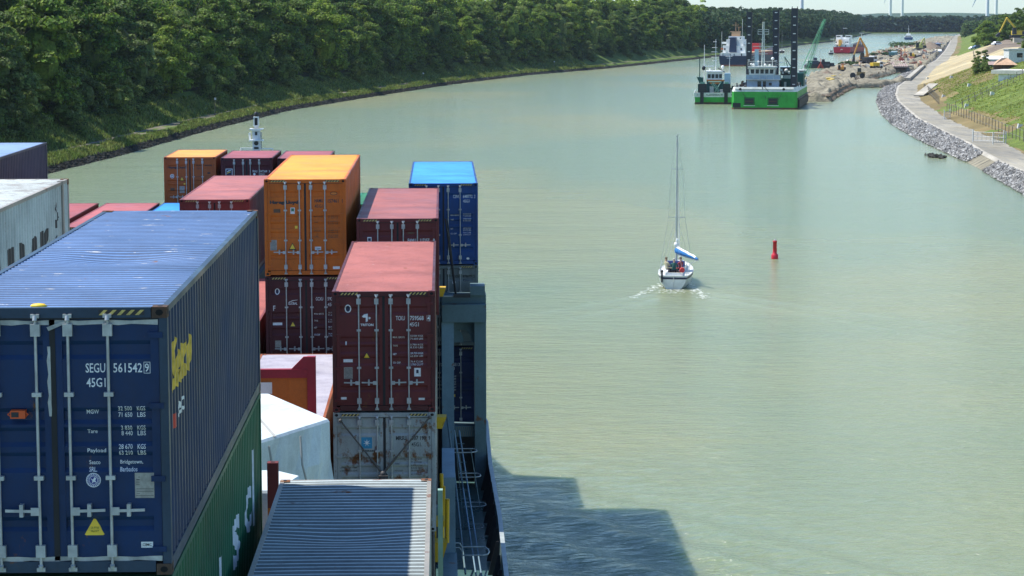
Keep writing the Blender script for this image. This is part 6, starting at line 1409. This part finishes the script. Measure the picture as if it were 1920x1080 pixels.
# long yellow beams, concrete pieces, sheet piles, pipes
def bars(label,specs,colr,name,cat,w=.5,h=.35):
    t0=None
    for i,(a,b_,lab) in enumerate(specs):
        A=G(*a,1.7)+Vector((0,0,.35)); B=G(*b_,1.7)+Vector((0,0,.35)); c=(A+B)/2; k=MB(); k.bar(A-c,B-c,w,h); k.box(-.2,.2,-.3,.3,-.5,-.1)
        o=k.build(name,colr,None,c); tag(o,lab,cat,label)
bars('steel beams lying on the spit',[((1547,151),(1559,149.5),'nearest long yellow steel beam lying on the spit'),((1553,154),(1562,151.5),'short yellow steel beam in front of the longer one on the spit'),((1561,146),(1575,144),'second yellow steel beam lying further up the spit')],YE,'steel_beam','beam',.9,.55)
rr3=random.Random(21)
pal=[plain('clutter_a',(.42,.30,.20),.8),plain('clutter_b',(.10,.10,.11),.7),plain('clutter_c',(.55,.52,.46),.8),plain('clutter_d',(.30,.12,.08),.8),plain('clutter_e',(.22,.20,.17),.8)]
mb=MB()
for k in range(420):
    y=rr3.uniform(800,1500); a,b_=np.interp(y,PLB[:,0],PLB[:,1]),np.interp(y,PRB[:,0],PRB[:,1]); x=a+(b_-a)*rr3.uniform(.08,.95); L_=rr3.uniform(.4,3.2); an=rr3.uniform(0,3.14); s=rr3.uniform(.15,.7)
    d_=Vector((math.cos(an)*L_/2,math.sin(an)*L_/2,rr3.uniform(-.2,.5))); c=Vector((x,y,1.6+s)); mb.bar(c-d_,c+d_,s,s*rr3.uniform(.6,1.8),rr3.randrange(5))
o=mb.build('site_clutter',pal); tag(o,'jumble of timber, pipes and blocks littering the building site on the spit','clutter',kind='stuff')
for i in range(7):
    x0,y0=1678+i*4.2,128; A=G(x0,y0-.5,1.9)+Vector((0,0,.25)); B=G(x0-9,y0-12,1.9)+Vector((0,0,.25)); c=(A+B)/2; k=MB(); k.tube(A-c,B-c,.35,n=8); o=k.build('steel_pipe',plain('pipe_brown',(.32,.24,.2),.7),None,c)
    tag(o,'long brown steel pipe lying slantwise in the row on the spit','pipe','steel pipes laid side by side on the spit')
k=MB(); A=G(1677,128,1.8); B=G(1712,126,1.8); c=(A+B)/2; k.bar(A-c,B-c,.8,.5); tag(k.build('concrete_beam',M['kerb'],None,c+Vector((0,0,.3))),'long pale concrete beam at the edge of the inner pond','beam')
# green mounds on the water side of the spit
def mound(px,py,rx,ry,h,label,mat,name='bush_mound',cat='bush'):
    c=G(px,py,1.3); rg=np.random.default_rng(int(px)); Q=[]
    for k in range(14):
        cc=np.array([rg.uniform(-rx,rx),rg.uniform(-ry,ry),h*rg.uniform(.1,.5)]); Q.append(leaves(rg,cc,h*.6,60,.5))
    Q=np.concatenate(Q); V=Q.reshape(-1,3); o=link(name,np_mesh(name,V,np.arange(len(V)).reshape(-1,4),mat),None,c); return tag(o,label,cat,'green bushes on the water side of the spit')
mound(1592,124,2.6,6,2.2,'dark green bush clump on the water edge just left of the orange excavator',M['leafF'])
mound(1652,106,5,10,2.2,'long low dark green bush clump in the middle of the water side',M['leafF'])
mound(1664,100,4.5,10,2.0,'dark green bush clump between the long one and the largest',M['leafF'])
mound(1700,90,7,14,4.4,'largest dark green bush mound near the lime excavator',M['leafF'])
# mud heaps
def heap(px,py,r,h,label,mat,z=1.4):
    c=G(px,py,z); n=22; m=7; rg=np.random.default_rng(int(px*7)); mb=MB(); rws=[]
    for i in range(m+1):
        f=i/m; rws.append([((r*(1-f)*(1+.15*rg.standard_normal()))*math.cos(a)*1.3,(r*(1-f)*1.8)*math.sin(a),-.5+(h+.5)*f**.8+.08*rg.standard_normal()) for a in np.linspace(0,2*math.pi,n)])
    for rw in rws: rw[-1]=rw[0]
    mb.quadstrip(rws,0,True); o=mb.build('earth_heap',mat,None,c); return tag(o,label,'heap','earth heaps on the spit')
heap(1744,93,6,4.0,'brown grey cone of earth right of the lime excavator',M['dark_earth'])
heap(1741,86,5,2.4,'pale small heap behind the brown cone of earth',M['mud'])
heap(1719,94,5,1.8,'low pale heap left of the lime excavator',M['sand'])
heap(1660,120,3.6,1.6,'low sandy heap in the middle of the spit',M['sand'])
heap(1648,112,3.6,2.0,'grey heap behind the dump trucks on the spit',M['mud'])
heap(1700,98,4.5,1.9,'flat pale heap behind the drilling rigs',M['sand'])
heap(1551,141,2.2,1.5,'dark mud heap on the left shoulder of the spit',M['dark_earth'])
person('person in dark work clothes standing alone on the spit by the inner pond',G(1661.5,135.5,1.5),R(160),stand(),(.03,.035,.05),(.02,.02,.03),(.05,.04,.03))
# retaining strips
k=MB(); A=G(1703,152,1.3); B=G(1731,127,1.3); c=(A+B)/2; k.bar(A-c,B-c,1.3,1.3); tag(k.build('quay_wall',M['kerb'],None,c+Vector((0,0,.2))),'long pale concrete quay wall beside the gravel track','wall')
# ---------------------------------------------------------------- right bank furniture
def hp(px,D): 
    x=(px-CX)/F*D; return Vector((x,D,gr(x,D)))
# concrete slab ramp on the slope
k=MB(); A=G(1724,182,1.45); B=G(1752,160,3.6); c=(A+B)/2; k.bar(A-c,B-c,2.2,.25); tag(k.build('concrete_slab',M['kerb'],None,c+Vector((0,0,.25))),'pale concrete slab ramp lying up the brown slope','slab')
M['post']=plain('fence_post_wood',(.16,.14,.11),.9,0,.3,5); M['wire']=plain('fence_wire',(.22,.22,.21),.6)
def fence(label, P0, P1, n, h, ground=True, rails=2, lean=0, path_pts=None, mesh=True):
    pts=[]
    for i in range(n):
        f=i/(n-1); p=P0.lerp(P1,f)
        if ground: p.z=gr(p.x,p.y)
        pts.append(p)
    o=pts[0].copy(); t=thing('wire_fence',label,'fence',o)
    for p in pts:
        k=MB(); q=p-o; k.tube(q+Vector((0,0,-.3)),q+Vector((0,0,h)),.06,n=5); k.build('post',M['post'],t)
    k=MB()
    for j in range(rails):
        z=h*(.95-.45*j/max(1,rails-1)*1.4)
        for i in range(n-1): k.tube(pts[i]-o+Vector((0,0,z)),pts[i+1]-o+Vector((0,0,z)),.022,n=4)
    k.build('wire',M['wire'],t); return t
def kpt(D,s): c=math.sqrt(1+slope(kx,D)**2); return Vector((float(kx(D))+s*c,D,0))
fence('long wire fence with wooden posts along the foot of the near green slope',kpt(433,6.4),kpt(250,6.9),46,1.7)
fence('wire fence with wooden posts along the foot of the slope beyond the gate',kpt(555,6.6),kpt(466,6.9),20,1.8)
A=kpt(436,7.0); B=kpt(470,27.5); fence('left of the twin fences climbing the slope from the gate',A,B,16,1.3); fence('right of the twin fences climbing the slope from the gate',A+Vector((1.2,-6,0)),B+Vector((1.6,-6,0)),16,1.3)
fence('fence round the white compound, above the green slope',kpt(545,19.5),kpt(505,32),16,1.5)
fence('thin fence line along the upper edge of the yellow sand slope',kpt(560,19),kpt(900,16),30,1.2)
# gates
def gate(label,c,rz,w=3.0,h=1.2):
    t=thing('metal_gate',label,'gate',c,rz); k=MB()
    for z in(.15,h*.55,h): k.tube((0,0,z),(w,0,z),.04,n=5)
    for i in range(8): k.tube((w*i/7,0,.15),(w*i/7,0,h),.025,n=4)
    k.build('gate_frame',M['galv'],t)
    for x in(-.1,w+.1): k=MB(); k.tube((x,0,-.2),(x,0,h+.4),.08); k.build('post',M['off_white'],t)
gate('metal gate at the start of the twin fences',G(1774,224,1.4),R(60),3.2,1.3)
gate('metal gate across the near end of the gravel track',G(1830,266,1.4),R(-48),5.2,1.4)
gate('short metal barrier behind the near track gate',G(1868,271,1.4),R(35),2.6,1.3)
# pale stones / survey blocks on the slope
for px,py,lab in ((1741,149,'small pale block near the top of the brown slope'),(1786,147,'small white block in the grass above the concrete slab'),(1820,162,'white wedge-shaped block in the middle of the green slope'),(1772,183,'pale block low on the green slope near the fence'),(1864,178.5,'white block beside the twin fences'),(1816,201,'small white post at the foot of the twin fences'),(1918,240,'white board at the right edge low on the slope')):
    # find the slope point on this line of sight
    best=None
    for D in np.arange(300,800,1.0):
        x=(px-CX)/F*D; z=gr(x,D); py_=HY+(HC-z)/D*F
        if best is None or abs(py_-py)<best[0]: best=(abs(py_-py),D,x,z)
    _,D,x,z=best; k=MB(); k.prism([(-.45,-.2),(.45,-.2),(.35,.45),(-.3,.6)],-.3,.3,'y'); tag(k.build('marker_block',M['off_white'],None,(x,D,z)),lab,'marker block')
# white compound
o=hp(1893,470); o.z+=.0
t=thing('low_building','low white building with a flat pale roof behind the fence at the right edge','building',o,R(-28))
k=MB(); k.box(-2.0,9,0,9,-2.5,1.0); k.build('wall',paint('white_wall',(.86,.87,.85),.6,.15,0),t)
k=MB(); k.box(-3.4,9.4,-.6,9.4,1.0,1.75); k.build('roof',paint('pale_roof',(.62,.60,.52),.7,.2,0),t)
for x in(0,2.2,4.4): k=MB(); k.box(x,x+.08,-.06,0,-.5,1.2); k.build('wall_post',M['galv'],t)
o=hp(1889,505); t=thing('hipped_shelter','open shelter with a tan hipped roof behind the low white building','building',o,R(-4)); t.scale=(.58,.58,.62)
k=MB(); k.add([(-4.6,0,1.9),(4.4,0,1.9),(4.4,9,1.9),(-4.6,9,1.9),(-1.2,3.5,4.3),(1.2,5,4.3)],[(0,1,5,4),(1,2,5),(2,3,4,5),(3,0,4)]); k.build('roof',paint('tan_roof',(.52,.34,.22),.8,.3,0),t)
k=MB(); k.add([(-6.4,2,1.9),(-3.2,2,1.9),(-3.0,6,3.0),(-6.0,6,3.0)],[(0,1,2,3)]);  k.build('side_roof',[paint('grey_brown_roof',(.36,.27,.24),.8,.3,0)],t)
for x in(-4.2,-1.4,1.4,4.0): k=MB(); k.box(x,x+.15,.2,.35,-.5,1.95); k.build('post',M['dark_steel'],t)
k=MB(); k.box(-4,4,5,5.2,-.5,1.9); k.build('wall',plain('shelter_wall',(.25,.16,.13),.8),t)
o=hp(1912,520); t=thing('grey_cabin','small grey site cabin right of the hipped shelter at the right edge','building',o)
k=MB(); k.box(-2.2,2.4,0,5,0,2.9); k.build('wall',M['off_white'],t); k=MB(); k.box(-2.4,2.6,-.2,5.2,2.9,3.1); k.build('roof',M['galv'],t); k=MB(); k.box(-.4,.9,-.05,0,1.2,2.2); k.build('window',M['glass'],t)
o=hp(1873,535); t=thing('white_shed','low white shed left of the hipped shelter','building',o)
k=MB(); k.box(-2.8,2.2,0,4,0,1.9); k.build('wall',M['off_white'],t); k=MB(); k.add([(-3,-.2,1.9),(2.4,-.2,1.9),(2.4,4.2,2.6),(-3,4.2,2.6)],[(0,1,2,3)]); k.build('roof',M['white'],t); k=MB(); k.box(-1.6,.8,-.05,0,.6,1.4); k.build('window',M['dark_steel'],t)
# vehicles by the plateau trees
for px,D,col_,lab in ((1826,1010,M['white'],'white car parked by the trees at the far end of the plateau'),(1833,1005,plain('car_blue',(.10,.16,.25),.4),'blue grey car parked right of the white one by the plateau trees'),(1871,850,M['white'],'white car under the boom of the yellow hillside excavator')):
    o=hp(px,D); t=machine(lab,px,200,'car',col_,R(20),'car','parked_car',group='cars parked on the plateau'); t.location=o
k=MB(); k.box(-2.2,2.2,0,2,0,2.2); o=k.build('site_container',paint('tan_box',(.55,.50,.38),.6),None,hp(1914,835)+Vector((0,0,.2))); tag(o,'tan site box standing right of the yellow hillside excavator','site box')
# marker poles on the left bank
for px,py,h,lab in ((388,211,3.4,'tall wooden marker pole on the left bank path, nearest of the three'),(724,150,2.6,'dark marker pole on the left bank at the foot of the wood, middle one'),(950,126,2.6,'thin pale marker pole on the left bank, farthest of the three')):
    c=G(px,py,1.5); c.x=float(lx(c.y))-5.2; t=thing('marker_pole',lab,'pole',Vector((c.x,c.y,1.3)),0,'marker poles along the left bank')
    k=MB(); k.tube((0,0,-.3),(.15,0,h),.07,.05,6); k.build('pole',M['post'],t); k=MB(); k.box(-.05,.35,-.05,-.02,h-.5,h-.1); k.build('sign_plate',M['off_white'],t)
# wind turbines
def turbine(px,D,label,hub=108,bl=52,ang=0.3,zb=8):
    t=thing('wind_turbine',label,'wind turbine',P(px,D,zb),0,'wind turbines on the horizon')
    k=MB(); k.tube((0,0,-8),(0,0,hub),2.3,1.3,14); k.build('tower',M['white'],t)
    k=MB(); k.box(-1.8,1.8,-4,6,hub-1.6,hub+2); k.build('nacelle',M['white'],t)
    for i in range(3):
        a=ang+i*2.0944; k=MB(); d_=Vector((math.sin(a),0,math.cos(a))); s_=Vector((math.cos(a),0,-math.sin(a))); o_=Vector((0,-5,hub))
        pr=[(0,1.0,-1.0),(.2,2.4,-1.0),(.6,1.3,-.7),(1,.25,-.2)]
        V=[];
        for f,x1,x0 in pr:
            for x,yy in ((x0,-.2),(x1,-.05),(x1*.5,.4*(1-f)+.05)): V.append(o_+d_*(f*bl)+s_*x+Vector((0,yy,0)))
        fs=[]
        for j in range(3):
            for m in range(3): fs.append((j*3+m,j*3+(m+1)%3,(j+1)*3+(m+1)%3,(j+1)*3+m))
        k.add(V,fs,0); k.build('blade',M['white'],t)
turbine(1668,3050,'leftmost white wind turbine above the far wood, a blade reaching down beside it',73,48,R(191),8)
turbine(1690.5,3300,'white wind turbine right of the pair above the far wood',92,46,R(62),8)
turbine(1851,2600,'white wind turbine above the plateau trees, left of the two',62,44,R(205),6)
turbine(1867.5,3000,'white wind turbine above the plateau trees, right of the two',90,46,R(40),6)
turbine(1501.5,2500,'lone white wind turbine tower rising just above the right spud of the dredger',100,46,R(40),8)

# ---------------------------------------------------------------- air
hz=MB(); hz.box(-4600,5200,-700,8200,-2.5,260); ho=hz.build('haze',None); tag(ho,kind='stuff')
m=bpy.data.materials.new('haze_air'); m.use_nodes=True; nt=m.node_tree; nt.nodes.clear()
out=nt.nodes.new('ShaderNodeOutputMaterial'); pv=nt.nodes.new('ShaderNodeVolumePrincipled'); pv.inputs['Color'].default_value=(.72,.86,1,1); pv.inputs['Density'].default_value=.00004; pv.inputs['Anisotropy'].default_value=.3
nt.links.new(pv.outputs[0],out.inputs['Volume']); ho.data.materials.clear(); ho.data.materials.append(m)
